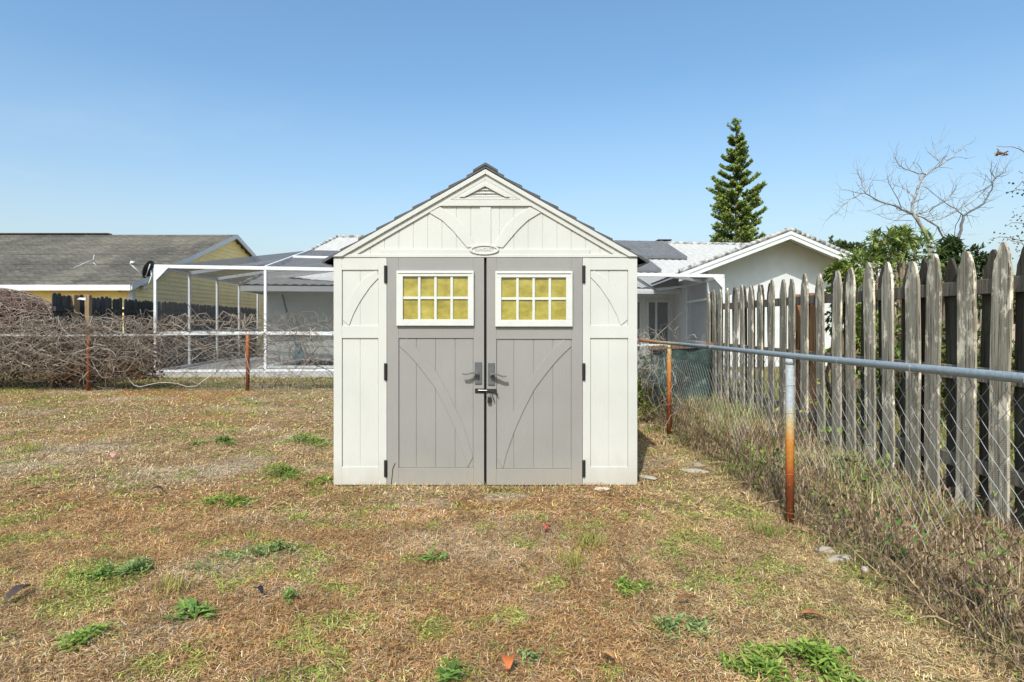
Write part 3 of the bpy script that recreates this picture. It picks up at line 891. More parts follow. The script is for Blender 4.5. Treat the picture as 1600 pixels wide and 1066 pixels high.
def leaves(P, D, U, L, W, col, fold=.35):
    """leaf shapes: base P, direction D, up U; 6 points, two quads folded along the midrib"""
    D = D / (np.linalg.norm(D, axis=1, keepdims=True) + 1e-9)
    S = np.cross(D, U); S /= np.linalg.norm(S, axis=1, keepdims=True) + 1e-9
    Nn = np.cross(S, D)
    n = len(P)
    L = L[:, None]; W = W[:, None]
    V = np.zeros((n, 6, 3))
    V[:, 0] = P; V[:, 1] = P + D * L * .5 + S * W * .5 + Nn * W * fold; V[:, 2] = P + D * L - Nn * L * .12
    V[:, 3] = P + D * L * .5 - S * W * .5 + Nn * W * fold; V[:, 4] = P + D * L * .5; V[:, 5] = P + D * L * .2
    i = np.arange(n)[:, None] * 6
    Q = np.concatenate([i + np.array([0, 1, 2, 4]), i + np.array([0, 4, 2, 3])])
    return V.reshape(-1, 3), Q, np.zeros((0, 3), int), np.clip(np.repeat(col, 6, 0), 0, 1)


def rand_dir(g, n):
    v = g.normal(size=(n, 3)); return v / np.linalg.norm(v, axis=1, keepdims=True)


def crown(g, lobes, per, L, W, c0, c1, flat=.3, shell=.55):
    """leaves scattered through lobes (x, y, z, rx, ry, rz), grouped in sprigs"""
    out = []
    for (x, y, z, rx, ry, rz) in lobes:
        ns = max(3, per // 9)
        d = rand_dir(g, ns) * (g.uniform(shell ** 3, 1, (ns, 1)) ** (1 / 3)) * (1 + g.normal(0, .2, (ns, 1)))
        ctr = np.array((x, y, z)) + d * np.array((rx, ry, rz))
        sc = np.repeat(ctr, 9, 0); ax = np.repeat(d, 9, 0)
        D = rand_dir(g, len(sc)) + ax * .8 + np.array((0, 0, .15)); U = rand_dir(g, len(sc)) * flat + np.array((0, 0, 1.0))
        t = np.repeat(g.random((ns, 1)), 9, 0) * .6 + g.random((len(sc), 1)) * .4
        col = np.array(c0) * (1 - t) + np.array(c1) * t
        out.append(leaves(sc + rand_dir(g, len(sc)) * L * .25, D, U, L * g.uniform(.6, 1.25, len(sc)), W * g.uniform(.7, 1.2, len(sc)), col))
    return merge(out)


def bush(name, label, lobes, per, L, W, c0, c1, seed, cat='shrub', group=None, stems=True, base=None, stem_r=.03):
    g = np.random.default_rng(seed)
    cx, cy = (base or (lobes[0][0], lobes[0][1]))
    e = empty(name, label, cat, (cx, cy, 0), group)
    v, q_, t_, c = crown(g, lobes, per, L, W, c0, c1)
    fast_mesh('crown', v - np.array((cx, cy, 0)), q_, t_, c, M['leaf'], e)
    if stems:
        m = MB()
        for (x, y, z, rx, ry, rz) in lobes:
            for _ in range(2):
                p1 = np.array((x + g.normal(0, rx * .3), y + g.normal(0, ry * .3), z + rz * .4))
                p0 = np.array((cx + g.normal(0, .06), cy + g.normal(0, .06), -.05))
                mid = (p0 + p1) / 2 + g.normal(0, .08, 3)
                m.tube([p0, mid, p1], [stem_r, stem_r * .8, stem_r * .35], 5)
        m.build('stem' if stem_r < .04 else 'trunk', M['stem'], e, smooth=True)
    return e


# ------------------------------------------------------------------ yellow house on the left
YX, YYF, YRY, YZE, YZR = -11.9, 19.0, 26.3, 2.50, 5.13
yh = empty('yellow_house', 'yellow clapboard house with long grey shingle roof on the left', 'house', (YX - 6, YYF + 7, 0))
ysl = (YZR - YZE) / (YRY - YYF)
def yroof(y): return YZR - abs(y - YRY) * ysl
m = MB()
XW, YW = YX - .25, YYF + .45
for i in range(17):                                   # lapped boards, front wall and gable end
    z0, z1 = i * .155, (i + 1) * .155
    if z1 <= YZE + .1:
        m.add([(-40, YW - .035, z0), (XW + .01, YW - .035, z0), (XW + .01, YW - .002, z1), (-40, YW - .002, z1), (-40, YW, z0), (XW, YW, z0)], [(0, 1, 2, 3), (4, 5, 1, 0)])
for i in range(33):
    z0, z1 = i * .155, (i + 1) * .155
    if z1 > YZR - .1: break
    ya = YW if z1 < YZE + .05 else YRY - (YZR - z1) / ysl + .03
    yb = 2 * YRY - ya if z1 > YZE else 2 * YRY - YYF - .4
    m.add([(XW + .035, ya, z0), (XW + .035, yb, z0), (XW + .002, yb, z1), (XW + .002, ya, z1), (XW, ya, z0), (XW, yb, z0)], [(0, 1, 2, 3), (4, 5, 1, 0)])
m.build('wall', M['yellow'], yh)
m = MB()
yb_ = 2 * YRY - YYF
for yy0, zz0 in ((YYF, YZE), (yb_, YZE)):
    m.slab([(-42, yy0, zz0), (YX, yy0, zz0), (YX, YRY, YZR), (-42, YRY, YZR)], (0, 0, 1), .05)
n_c = 34
for k in range(n_c):                                  # shingle courses
    a, c = k / n_c, (k + 1) / n_c
    y0_, y1_ = YYF + (YRY - YYF) * a - .02, YYF + (YRY - YYF) * c
    z0_, z1_ = YZE + (YZR - YZE) * a, YZE + (YZR - YZE) * c
    m.add([(-42, y0_, z0_ + .012), (YX + .02, y0_, z0_ + .012), (YX + .02, y1_, z1_ + .004), (-42, y1_, z1_ + .004), (-42, y0_, z0_ - .002), (YX + .02, y0_, z0_ - .002)], [(0, 1, 2, 3), (4, 5, 1, 0)])
roof_y = m.build('roof', M['shingle'], yh)
m = MB(); m.bar((-42, YRY, YZR + .02), (-17.4, YRY, YZR + .03), .3, .06); m.build('ridge_cap', M['shingle'], roof_y)
m = MB()
m.box(-42, YX - .01, YYF - .03, YYF + .0, YZE - .17, YZE + .005)
m.box(-42, YX - .03, YYF + .002, YW - .024, YZE - .12, YZE - .10)
m.build('fascia', M['trim'], yh)
m = MB()
for yy0 in (YYF, yb_):
    m.add([(YX + .03, yy0, YZE - .15), (YX + .03, YRY, YZR - .16), (YX + .03, YRY, YZR + .02), (YX + .03, yy0, YZE + .02), (YX - .02, yy0, YZE - .15), (YX - .02, YRY, YZR - .16), (YX - .02, YRY, YZR - .052), (YX - .02, yy0, YZE - .052)],
          [(0, 1, 2, 3), (7, 6, 5, 4), (0, 4, 5, 1), (1, 5, 6, 2), (2, 6, 7, 3), (3, 7, 4, 0)])
m.build('rake_board', M['trim'], yh)
m = MB(); m.box(XW - .12, XW + .042, YW - .05, YW - .037, 0, YZE - .13); m.box(XW + .037, XW + .05, YW - .036, YW + .12, 0, YZE - .05); m.build('corner_board', M['trim'], yh)
m = MB(); fx, fz = wx(187, YW - .1), wz(450, YW - .1)
m.tube([(fx, YW - .05, fz), (fx, YW - .14, fz - .05)], [.05, .085], 10); m.tube([(fx + .12, YW - .05, fz), (fx + .14, YW - .12, fz - .04)], [.04, .07], 10); m.box(fx - .05, fx + .17, YW - .06, YW - .02, fz - .03, fz + .04)
m.build('security_light', M['hw_dark'], yh)

# satellite dish on the rake of that roof
dp = np.array((YX + .05, 19.85, 2.62))
ds = empty('satellite_dish', 'dark satellite dish with white arm on the yellow house roof edge', 'satellite dish', tuple(dp))
dc = dp + np.array((.06, -.05, .42)); dn = np.array((-.93, .06, .34)); dn /= np.linalg.norm(dn)
da = np.cross(dn, (0, 0, 1.0)); da /= np.linalg.norm(da); db = np.cross(da, dn)
V, Fq = [], []
RR = 8; KK = 24
for side in (0, 1):
    for i in range(RR + 1):
        rr = .29 * i / RR
        for j in range(KK):
            t = 2 * math.pi * j / KK
            V.append(dc + da * rr * math.cos(t) * .9 + db * rr * math.sin(t) * 1.05 + dn * (rr * rr * .75 - side * .012))
for side in (0, 1):
    o0 = side * (RR + 1) * KK
    for i in range(RR):
        for j in range(KK): Fq.append((o0 + i * KK + j, o0 + i * KK + (j + 1) % KK, o0 + (i + 1) * KK + (j + 1) % KK, o0 + (i + 1) * KK + j))
o1 = (RR + 1) * KK
for j in range(KK): Fq.append((RR * KK + j, RR * KK + (j + 1) % KK, o1 + RR * KK + (j + 1) % KK, o1 + RR * KK + j))
m = MB(); m.add(V, Fq); m.build('dish', M['hw_dark'], ds, smooth=True)
m = MB(); lo_ = dc - db * .27
tipd = at(204, 413, 19.4)
m.tube([lo_ - dn * .03, lo_ + (tipd - lo_) * .5 + np.array((0, 0, -.02)), tipd], .022, 8)
m.tube([tipd, tipd + np.array((.03, .02, .1))], .035, 8); m.tube([tipd + np.array((0, 0, .06)), tipd + np.array((.12, .0, .05))], [.03, .045], 8)
m.build('feed_arm', M['trim'], ds, smooth=True)
m = MB(); m.tube([dc - dn * .03, dc - dn * .12 - db * .15, dp + np.array((.02, -.02, .02)), dp + np.array((-.12, -.1, -.16))], .024, 8); m.box(dp[0] - .2, dp[0] - .05, dp[1] - .16, dp[1] - .02, dp[2] - .24, dp[2] - .1)
for dd in (-.11, .11): m.tube([dc + db * .2 + da * dd - dn * .015, dc - db * .2 + da * dd - dn * .015], .014, 6)
m.build('mount', M['trim'], ds, smooth=True)
yb0 = 21.2
bp = at(146, 412, 21.3)
am = empty('antenna_mast', 'short bent antenna mount standing alone on the grey shingle roof', 'antenna', (bp[0], bp[1], yroof(bp[1])))
m = MB(); zb0 = yroof(21.3)
m.tube([(bp[0] - .5, 20.9, yroof(20.9) - .02), (bp[0] - .03, 21.25, zb0 + .17), (bp[0], 21.3, zb0 + .2), (bp[0] + .01, 21.32, zb0 + .38)], .017, 8); m.tube([(bp[0], 21.3, zb0 + .1), (bp[0] + .12, 21.35, zb0 - .04)], .016, 6)
m.build('mast', M['rail_far'], am, smooth=True)

# ------------------------------------------------------------------ white house behind
TH = R(8)
U_, V_ = np.array((math.cos(TH), math.sin(TH), 0)), np.array((-math.sin(TH), math.cos(TH), 0))
E0 = np.array((-8.75, 19.7, 0))
def H(a, b, z): return E0 + U_ * a + V_ * b + np.array((0, 0, z))
wh = empty('white_house', 'low white stucco house with white barrel tile roof behind the shed', 'house', tuple(H(9, 6, 0)))
ZEV, ZRG, RB, RA0, LEN = 2.52, 5.03, 6.5, 2.11, 23.5


def tile_plane(fn, na, ns, a_of, per=.3, amp=.035, course=.36, slope_len=7.0):
    """fn(a, s) -> point; a_of(s) -> (a0, a1); corrugated across a, stepped along s"""
    V, Q = [], []
    nc = int(slope_len / course)
    srow = []
    for k in range(nc): srow += [(k / nc, .03), ((k + .999) / nc, .0)]
    for i, (s, lift) in enumerate(srow):
        a0, a1 = a_of(s)
        a = np.linspace(a0, a1, na)
        ph = (a / per) % 1.0
        z = amp * np.abs(np.sin(ph * math.pi)) ** .8 + lift
        p = np.stack([fn(t, s) for t in (a0, a1)])
        P = p[0] + (p[1] - p[0]) * ((a - a0) / (a1 - a0))[:, None]
        P[:, 2] += z
        V.append(P)
    n = len(srow); ix = np.arange(n * na).reshape(n, na)
    Q = np.stack([ix[:-1, :-1], ix[:-1, 1:], ix[1:, 1:], ix[1:, :-1]], -1).reshape(-1, 4)
    return np.concatenate(V), Q
mr_f = lambda a, s: H(a, RB * s, ZEV + (ZRG - ZEV) * s)
v, q_ = tile_plane(mr_f, 560, 0, lambda s: (RA0 * s - .1, LEN), slope_len=7.0)
mroof = fast_mesh('roof', v - np.array(wh.location), q_, [], None, M['tile_white'], wh)
m = MB()
m.slab([H(0, 0, ZEV), H(LEN, 0, ZEV), H(LEN, RB, ZRG), H(RA0, RB, ZRG)], (0, 0, 1), .06)
m.slab([H(LEN, 2 * RB, ZEV), H(0, 2 * RB, ZEV), H(RA0, RB, ZRG), H(LEN, RB, ZRG)], (0, 0, 1), .06)
m.slab([H(0, 2 * RB, ZEV), H(0, 0, ZEV), H(RA0, RB, ZRG), H(RA0, RB + .01, ZRG)], (0, 0, 1), .06)
m.build('roof_deck', M['tile_white'], mroof)
m = MB()
for k in range(60):
    a = RA0 + k * .36
    if a > LEN: break
    m.tube([H(a, RB, ZRG + .02), H(a + .36, RB, ZRG + .05)], .085, 8)
for k in range(19):
    s0, s1 = k / 19, (k + .97) / 19
    m.tube([H(RA0 * s0 - .02, RB * s0, ZEV + (ZRG - ZEV) * s0 + .05), H(RA0 * s1 - .02, RB * s1, ZEV + (ZRG - ZEV) * s1 + .03)], .075, 8)
m.build('ridge_tile', M['tile_rake'], mroof, smooth=True)
m = MB(); p, q2 = H(0, 0, 0), H(LEN - 2, 0, 0)
m.slab([H(-.02, -.04, ZEV), H(15.2, -.04, ZEV), H(15.2, 0, ZEV), H(-.02, 0, ZEV)], (0, 0, 1), .17)
m.slab([H(-.04, -.02, ZEV), H(-.04, 2 * RB, ZEV), H(-.0, 2 * RB, ZEV), H(-.0, -.02, ZEV)], (0, 0, -1), -.17)
m.slab([H(.0, .0, ZEV - .12), H(15.2, .0, ZEV - .12), H(15.2, 1.4, ZEV - .12), H(.0, 1.4, ZEV - .12)], (0, 0, 1), .02)
m.build('fascia', M['trim'], wh)
m = MB()
m.slab([H(.45, 1.4, 0), H(15.6, 1.4, 0), H(15.6, 1.55, 0), H(.45, 1.55, 0)], (0, 0, -1), ZEV - .13)
m.slab([H(.45, 1.56, 0), H(.6, 1.56, 0), H(.6, 12.5, 0), H(.45, 12.5, 0)], (0, 0, -1), ZEV - .06)
m.build('rear_wall', M['lanai_wall'], wh)
# glazed door on the rear wall
pd = lambda px, b=1.38: (lambda r: (r * (E0[1] + V_[1] * b) - E0[0] - V_[0] * b) / (U_[0] - r * U_[1]))((px - 800) / F)
a0, a1 = pd(1009), pd(1047)
m = MB()
for x0, x1, z0, z1 in ((a0, a0 + .1, .12, 2.2), (a1 - .1, a1, .12, 2.2), (a0 + .1, a1 - .1, 2.1, 2.2), (a0 + .1, a1 - .1, .12, .25), (a0 + .36, a0 + .44, .25, 2.1)):
    m.slab([H(x0, 1.33, z0), H(x1, 1.33, z0), H(x1, 1.395, z0), H(x0, 1.395, z0)], (0, 0, -1), z1 - z0)
dr_ = m.build('glazed_door', M['trim'], wh)
m = MB(); m.slab([H(a0 + .1, 1.375, .25), H(a1 - .1, 1.375, .25), H(a1 - .1, 1.392, .25), H(a0 + .1, 1.392, .25)], (0, 0, -1), 1.85)
m.build('door_pane', M['glass_dark'], dr_)
a2, a3 = pd(968), pd(1003)
m = MB()
for x0, x1, z0, z1 in ((a2, a2 + .1, .12, 2.2), (a3 - .1, a3, .12, 2.2), (a2 + .1, a3 - .1, 2.1, 2.2), (a2 + .1, a3 - .1, .12, .25)):
    m.slab([H(x0, 1.33, z0), H(x1, 1.33, z0), H(x1, 1.395, z0), H(x0, 1.395, z0)], (0, 0, -1), z1 - z0)
dr_ = m.build('glazed_door', M['trim'], wh)
m = MB(); m.slab([H(a2 + .1, 1.375, .25), H(a3 - .1, 1.375, .25), H(a3 - .1, 1.392, .25), H(a2 + .1, 1.392, .25)], (0, 0, -1), 1.85)
m.build('door_pane', M['glass_dark'], dr_)

# gabled wing
KW = 1.08
F0 = np.array((4.35, 15.8, 0)) * KW
WV = np.array((.066, 1, 0)); WV /= np.linalg.norm(WV)
def G(t, b, z): return F0 + U_ * t + WV * b + np.array((0, 0, z))
WZE, WZR, WH = 1.31 + 1.297 * KW, 1.31 + 2.47 * KW, 3.115 * KW
wsl = (WZR - WZE) / WH
tm = WH
for sgn in (-1, 1):
    fnw = lambda b, s, sgn=sgn: G(tm + sgn * WH * (1 - s), b, WZE + (WZR - WZE) * s - .02)
    v, q_ = tile_plane(fnw, 200, 0, lambda s: (0.02, 9.0), slope_len=3.6)
    fast_mesh('wing_roof', v - np.array(wh.location), q_, [], None, M['tile_white'], wh)
m = MB()
for sgn in (-1, 1):
    e_ = tm + sgn * WH
    m.slab([G(e_, .0, WZE - .03), G(e_, 9, WZE - .03), G(tm, 9, WZR - .03), G(tm, .0, WZR - .03)][::(1 if sgn < 0 else -1)], (0, 0, 1), .05)
m.build('wing_soffit', M['trim'], wh)
m = MB(); mt_ = MB()
for sgn in (-1, 1):
    e_ = tm + sgn * WH
    for (o0, o1, bb, th) in ((-.02, -.24, -.03, .028), (-.02, -.12, -.05, .02)):
        P = [G(e_ + sgn * .02, bb, WZE + o0), G(tm, bb, WZR + o0), G(tm, bb, WZR + o1), G(e_ + sgn * .02, bb, WZE + o1)]
        Q4 = [p_ + WV * th for p_ in P]
        m.add(P + Q4, [(0, 1, 2, 3), (7, 6, 5, 4), (0, 4, 5, 1), (1, 5, 6, 2), (2, 6, 7, 3), (3, 7, 4, 0)])
    nr = 22
    for k in range(nr):
        s0, s1 = k / nr, (k + 1.05) / nr
        pA = G(e_ + (tm - e_) * s0, .0, WZE + (WZR - WZE) * s0 + .055); pB = G(e_ + (tm - e_) * s1, .0, WZE + (WZR - WZE) * s1 + .035)
        mt_.tube([pA, pB], [.068, .057], 9)
m.build('wing_fascia', M['trim'], wh)
mt_.build('rake_tile', M['tile_rake'], wh, smooth=True)
m = MB()
wb = .78
tl, tr_ = 1.06, 2 * tm - .6
zr_ = lambda t: WZR - abs(t - tm) * wsl - .09
P = [G(tl, wb, 0), G(tr_, wb, 0), G(tr_, wb, zr_(tr_)), G(tm, wb, WZR - .09), G(tl, wb, zr_(tl))]
m.add(P + [p_ + WV * .12 for p_ in P], [(0, 1, 2, 3, 4), (9, 8, 7, 6, 5)] + [(i, i + 5, (i + 1) % 5 + 5, (i + 1) % 5) for i in range(5)])
m.build('gable_wall', M['stucco'], wh)
m = MB()
m.slab([G(tl, wb + .13, 0), G(tl + .12, wb + .13, 0), G(tl + .12, 6.6, 0), G(tl, 6.6, 0)], (0, 0, -1), zr_(tl) - .02)
m.build('side_wall', M['stucco'], wh); m = MB()
m.slab([G(tr_ - .12, wb + .13, 0), G(tr_, wb + .13, 0), G(tr_, 7, 0), G(tr_ - .12, 7, 0)], (0, 0, -1), zr_(tr_) - .02)
m.build('side_wall', M['stucco'], wh)

# solar panels lying on the main roof
pn = np.cross(H(1, 0, ZEV) - H(0, 0, ZEV), H(0, RB, ZRG) - H(0, 0, ZEV)); pn /= np.linalg.norm(pn)
def on_roof(px, py, lift=.16):
    o_ = np.array((0, 0, CZ)); d_ = np.array(((px - 800) / F, 1, -(py - 505) / F))
    p0 = H(0, 0, ZEV) + pn * lift
    t = np.dot(p0 - o_, pn) / np.dot(d_, pn); return o_ + d_ * t
def roof_ab(px, py):
    p = on_roof(px, py) - E0
    return np.dot(p, U_), np.dot(p, V_)
def roof_pt(a, b, lift): return H(a, b, ZEV + (ZRG - ZEV) * b / RB) + pn * lift
def array(label, c00, c11, na, nb):
    (a0, b0), (a1, b1) = c00, c11
    e = empty('solar_panel', label, 'solar panel', tuple(roof_pt((a0 + a1) / 2, (b0 + b1) / 2, 0)), 'solar panels on the white tile roof')
    f, g = MB(), MB()
    for i in range(na):
        for j in range(nb):
            x0, x1 = a0 + (a1 - a0) * i / na, a0 + (a1 - a0) * (i + .985) / na
            y0, y1 = b0 + (b1 - b0) * j / nb, b0 + (b1 - b0) * (j + .98) / nb
            f.slab([roof_pt(x0, y0, .20), roof_pt(x1, y0, .20), roof_pt(x1, y1, .20), roof_pt(x0, y1, .20)], pn, .05)
            for u in range(3):
                xa, xb = x0 + .02 + (x1 - x0 - .04) * u / 3, x0 + .02 + (x1 - x0 - .04) * (u + .96) / 3
                g.slab([roof_pt(xa, y0 + .03, .205), roof_pt(xb, y0 + .03, .205), roof_pt(xb, y1 - .03, .205), roof_pt(xa, y1 - .03, .205)], pn, .004)
    f.slab([roof_pt(a0, b0 - .04, .19), roof_pt(a1, b0 - .04, .19), roof_pt(a1, b0 + .02, .19), roof_pt(a0, b0 + .02, .19)], pn, .11)
    f.build('panel_frame', M['solar_edge'], e); g.build('solar_cells', M['solar'], e)
ra = roof_ab
tR = ra(1076, 401); tT = ra(1048, 380)
array('upper grey solar panel array near the ridge of the white tile roof', (ra(960, 400)[0], tR[1]), (tR[0] - .1, 6.2), 4, 2)
lR = ra(1036, 421)
array('lower grey solar panel array just above the eave of the white tile roof', (ra(960, 421)[0], lR[1]), (lR[0] - .1, tR[1] - .25), 4, 2)
vp = H(ra(1040, 381)[0] + .3, RB + .3, ZRG)
vb = empty('roof_vent', 'small dark vent box on the ridge of the white tile roof', 'roof vent', tuple(vp))
m = MB(); m.box(vp[0] - .28, vp[0] + .28, vp[1] - .2, vp[1] + .2, vp[2] - .2, vp[2] + .16); m.box(vp[0] - .33, vp[0] + .33, vp[1] - .25, vp[1] + .25, vp[2] + .165, vp[2] + .22)
m.build('vent_box', M['hw_dark'], vb, .01)

# ------------------------------------------------------------------ pool cage
pc = empty('pool_enclosure', 'white aluminium pool enclosure with insect screens beside the white house', 'pool enclosure', (-2, 17, 0))
FL = np.array((wx(243, 14.8), 14.8, 0)); FR = np.array((wx(1130, 15.8), 15.8, 0))
zL, zR = 2.69, 2.53
def front(px):
    r = (px - 800) / F
    d = FR - FL
    t = (r * FL[1] - FL[0]) / (d[0] - r * d[1])
    return FL + d * t, zL + (zR - zL) * t
LD = np.array((-.126, 1, 0)); RD = np.array((.066, 1, 0))
def left(y): return FL + LD * (y - FL[1])
def right(y): return FR + RD * (y - FR[1])
up = lambda p, z: np.array((p[0], p[1], z))
def part(name, segs, w=.07, h=.09):
    for s_ in segs:
        m = MB(); m.bar(*s_, w, h); m.build(name, M['alu'], pc, .006)
fposts = [front(px) for px in (243, 415, 587, 760, 932, 1130)]
part('post', [(up(p, 0.1), up(p, z - .05)) for p, z in fposts], .065, .065)
lys = (16.85, 18.98, 21.1, 23.3)
part('post', [(up(left(y), .05), up(left(y), zL - .05)) for y in lys], .055, .075)
rys = (17.3, 20.0)
part('post', [(up(right(y), .05), up(right(y), zR - .05)) for y in rys], .07, .09)
part('beam', [(up(FL, zL), up(FR, zR)), (up(FL, zL), up(left(23.3), zL)), (up(FR, zR), up(right(20.8), zR + .03))], .07, .085)
T0 = at(487, 391, 17.0); T1 = np.array((1.4, 18.2, T0[2])); T2 = H(3.3, -.1, T0[2] - .25); T3 = H(11, -.1, T0[2] - .35)
part('roof_beam', [(up(fposts[1][0], zL), T0), (T1, T3), (up(fposts[3][0], fposts[3][1]), T1)], .05, .07)
mid = lambda a, c, t: np.asarray(a) + (np.asarray(c) - np.asarray(a)) * t
part('roof_beam', [(up(left(lys[0]), zL), mid(T0, T2, .22)), (up(left(lys[1]), zL), mid(T0, T2, .6)), (up(left(lys[2]), zL), mid(T0, T2, .98)), (mid(up(fposts[1][0], zL), T0, .55), mid(up(fposts[3][0], zR), T1, .55))], .05, .09)
pr = lambda px: up(*front(px))
eav = lambda px: (lambda a: H(a, -.08, ZEV - .02))(pd(px, -.08))
part('roof_beam', [(pr(985), eav(1023)), (pr(1042), up(right(17.9), zR)), (pr(932), eav(985)), (pr(760), T1), (eav(1023), up(right(20), zR + .0))], .05, .08)
part('rail', [(up(fposts[0][0], 1.07), up(fposts[3][0], 1.07)), (up(left(14.85), 1.07), up(left(23.3), 1.07)), (up(fposts[4][0], .74), up(fposts[5][0], .74)), (up(right(15.8), .74), up(right(20), .74))], .045, .06)
part('rail', [(up(fposts[0][0], .14), up(fposts[5][0], .14)), (up(left(14.85), .14), up(left(23.3), .14)), (up(right(17.3), 2.0), up(right(20), 2.0))], .05, .06)
def wires(segs):
    for a, c in segs:
        m = MB(); m.tube([a, c], .011, 6); m.build('brace_cable', M['alu'], pc)
wires([(up(left(14.9), 2.6), up(left(18.9), .9)), (up(right(19.9), 1.85), eav(1000) * np.array((1, 1, 0)) + np.array((0, 0, .3))), (up(right(15.9), 2.4), up(right(17.2), .8))])
m = MB()
for a, c in ((np.array((0, 0, 0)), np.array((.30, 0, 0))),):
    A_ = up(FL, zL - .05); m.add([A_ + np.array((.03, -.05, .04)), A_ + np.array((.36, -.05, .04)), A_ + np.array((.03, -.05, -.30)), A_ + np.array((.03, -.04, .04)), A_ + np.array((.36, -.04, .04)), A_ + np.array((.03, -.04, -.30))], [(0, 2, 1), (3, 4, 5), (0, 1, 4, 3), (1, 2, 5, 4), (2, 0, 3, 5)])
    B_ = up(FR, zR - .05); m.add([B_ + np.array((-.03, -.05, .04)), B_ + np.array((-.30, -.05, .04)), B_ + np.array((-.03, -.05, -.26)), B_ + np.array((-.03, -.04, .04)), B_ + np.array((-.30, -.04, .04)), B_ + np.array((-.03, -.04, -.26))], [(0, 1, 2), (3, 5, 4), (0, 3, 4, 1), (1, 4, 5, 2), (2, 5, 3, 0)])
m.build('gusset', M['alu'], pc)
def panel(pts, mt):
    m = MB(); n = len(pts)
    m.add(pts, [tuple(range(n))]); m.build('screen_panel', M[mt], pc)
for i in range(5): panel([up(fposts[i][0], .15), up(fposts[i + 1][0], .15), up(fposts[i + 1][0], fposts[i + 1][1]), up(fposts[i][0], fposts[i][1])], 'screen')
ly = (14.8,) + lys
for i in range(4): panel([up(left(ly[i]), .15), up(left(ly[i + 1]), .15), up(left(ly[i + 1]), zL), up(left(ly[i]), zL)], 'screen')
panel([up(right(15.8), .15), up(right(20), .15), up(right(20), zR), up(right(15.8), zR)], 'screen')
panel([up(FL, zL), up(fposts[1][0], zL), T0], 'screen_roof')
panel([up(fposts[1][0], zL), up(*fposts[3]), T1, T0], 'screen_roof')
panel([up(FL, zL), T0, T2, up(left(21.3), zL)], 'screen_roof')
panel([T0, T1, T3, T2], 'screen_roof')
panel([up(*fposts[3]), up(*fposts[4]), eav(985), T3, T1], 'screen_roof')
panel([up(*fposts[4]), up(FR, zR), up(right(20.2), zR), eav(1024), eav(985)], 'screen')

# deck and pool
m = MB()
def deck(x0, x1, y0, y1, z=.10): m.box(x0, x1, y0, y1, -.05, z)
deck(-9.3, 5.6, 14.65, 16.3); deck(-9.3, -6.6, 16.304, 21.6); deck(3.2, 5.7, 16.304, 22.5); deck(-6.596, 3.196, 19.3, 22.4)
tag(m.build('pool_deck', M['concrete']), kind='structure')
m = MB(); m.box(-6.6, 3.2, 16.3, 19.3, -.03, .03); tag(m.build('pool_water', M['water']), kind='structure')
cp = empty('pool_coping', 'pale concrete rim of the pool inside the enclosure', 'pool edge', (-1.7, 17.8, 0))
m = MB(); m.box(-6.75, 3.3, 16.15, 16.4, .104, .17); m.box(-6.75, 3.3, 19.2, 19.45, .104, .17); m.box(-6.75, -6.5, 16.404, 19.196, .104, .17); m.box(3.05, 3.3, 16.404, 19.196, .104, .17)
m.build('rim', M['trim'], cp, .01)
m = MB()
for k in range(60): m.box(-6.4 + k * .155, -6.4 + k * .155 + .07, 19.185, 19.197, .04, .155)
m.build('tile_band', M['hw_dark'], cp)

# pool brush on a blue pole leaning on the wall
bq = at(466, 572, 19.9); bt = H(pd(441, 1.32), 1.32, 2.3)
pb = empty('pool_brush', 'blue handled pool brush leaning against the house wall', 'pool brush', (bq[0], bq[1], .1))
m = MB(); bq[2] = .3; m.tube([bq, bt], .028, 8); m.build('pole', simple('blue_pole', (.07, .16, .22), .5), pb)
m = MB(); m.add([bq + np.array((-.05, 0, .35)), bq + np.array((.05, 0, .35)), bq + np.array((.22, 0, -.18)), bq + np.array((-.22, 0, -.18)), bq + np.array((-.05, .06, .35)), bq + np.array((.05, .06, .35)), bq + np.array((.22, .06, -.18)), bq + np.array((-.22, .06, -.18))],
    [(0, 3, 2, 1), (4, 5, 6, 7), (0, 1, 5, 4), (1, 2, 6, 5), (2, 3, 7, 6), (3, 0, 4, 7)])
m.build('brush_head', simple('teal_brush', (.12, .24, .27), .7), pb)

# ------------------------------------------------------------------ dark wooden fence on the left
df = empty('wooden_fence', 'dark weathered board fence in front of the yellow house', 'fence', (-9.3, 14, 0))
def dboard(seed):
    g = np.random.default_rng(seed); w_ = .069; H_ = 1.9
    pr_ = [(-w_, 0), (w_, 0), (w_, H_ - .05), (w_ * .75, H_ - .015), (w_ * .3, H_), (-w_ * .3, H_), (-w_ * .75, H_ - .015), (-w_, H_ - .05)]
    m = MB(); m.prism(pr_, 0, .018); me = bpy.data.meshes.new('fence_board')
    me.from_pydata(np.concatenate(m.V).tolist(), [], m.Fc); me.materials.append(M['dark_fence']); return me
DB = [dboard(i) for i in range(3)]
poly = [np.array((-9.15, 12.1)), np.array((-9.42, 16.1)), np.array((-10.3, 24.6))]
nb = 0
for a, c in zip(poly[:-1], poly[1:]):
    L = np.linalg.norm(c - a); d = (c - a) / L; k = 0
    s_ = 0
    while s_ < L - .1:
        p = a + d * (s_ + .07)
        o = bpy.data.objects.new('fence_board', random.choice(DB)); link(o, df)
        o.location = (p[0] + 9.3, p[1] - 14, random.uniform(-.03, .02)); o.rotation_euler = (R(random.uniform(-.4, .4)), R(random.uniform(-.2, .2)), math.atan2(d[1], d[0]))
        nb += 1
        s_ += .1435 + (.06 if nb in (17, 27) else 0) + random.uniform(0, .006)
m = MB()
for a, c in zip(poly[:-1], poly[1:]):
    for z in (.35, 1.0, 1.6): m.bar((a[0] + .045, a[1], z), (c[0] + .045, c[1], z), .04, .09)
m.build('rail', M['dark_fence'], df)
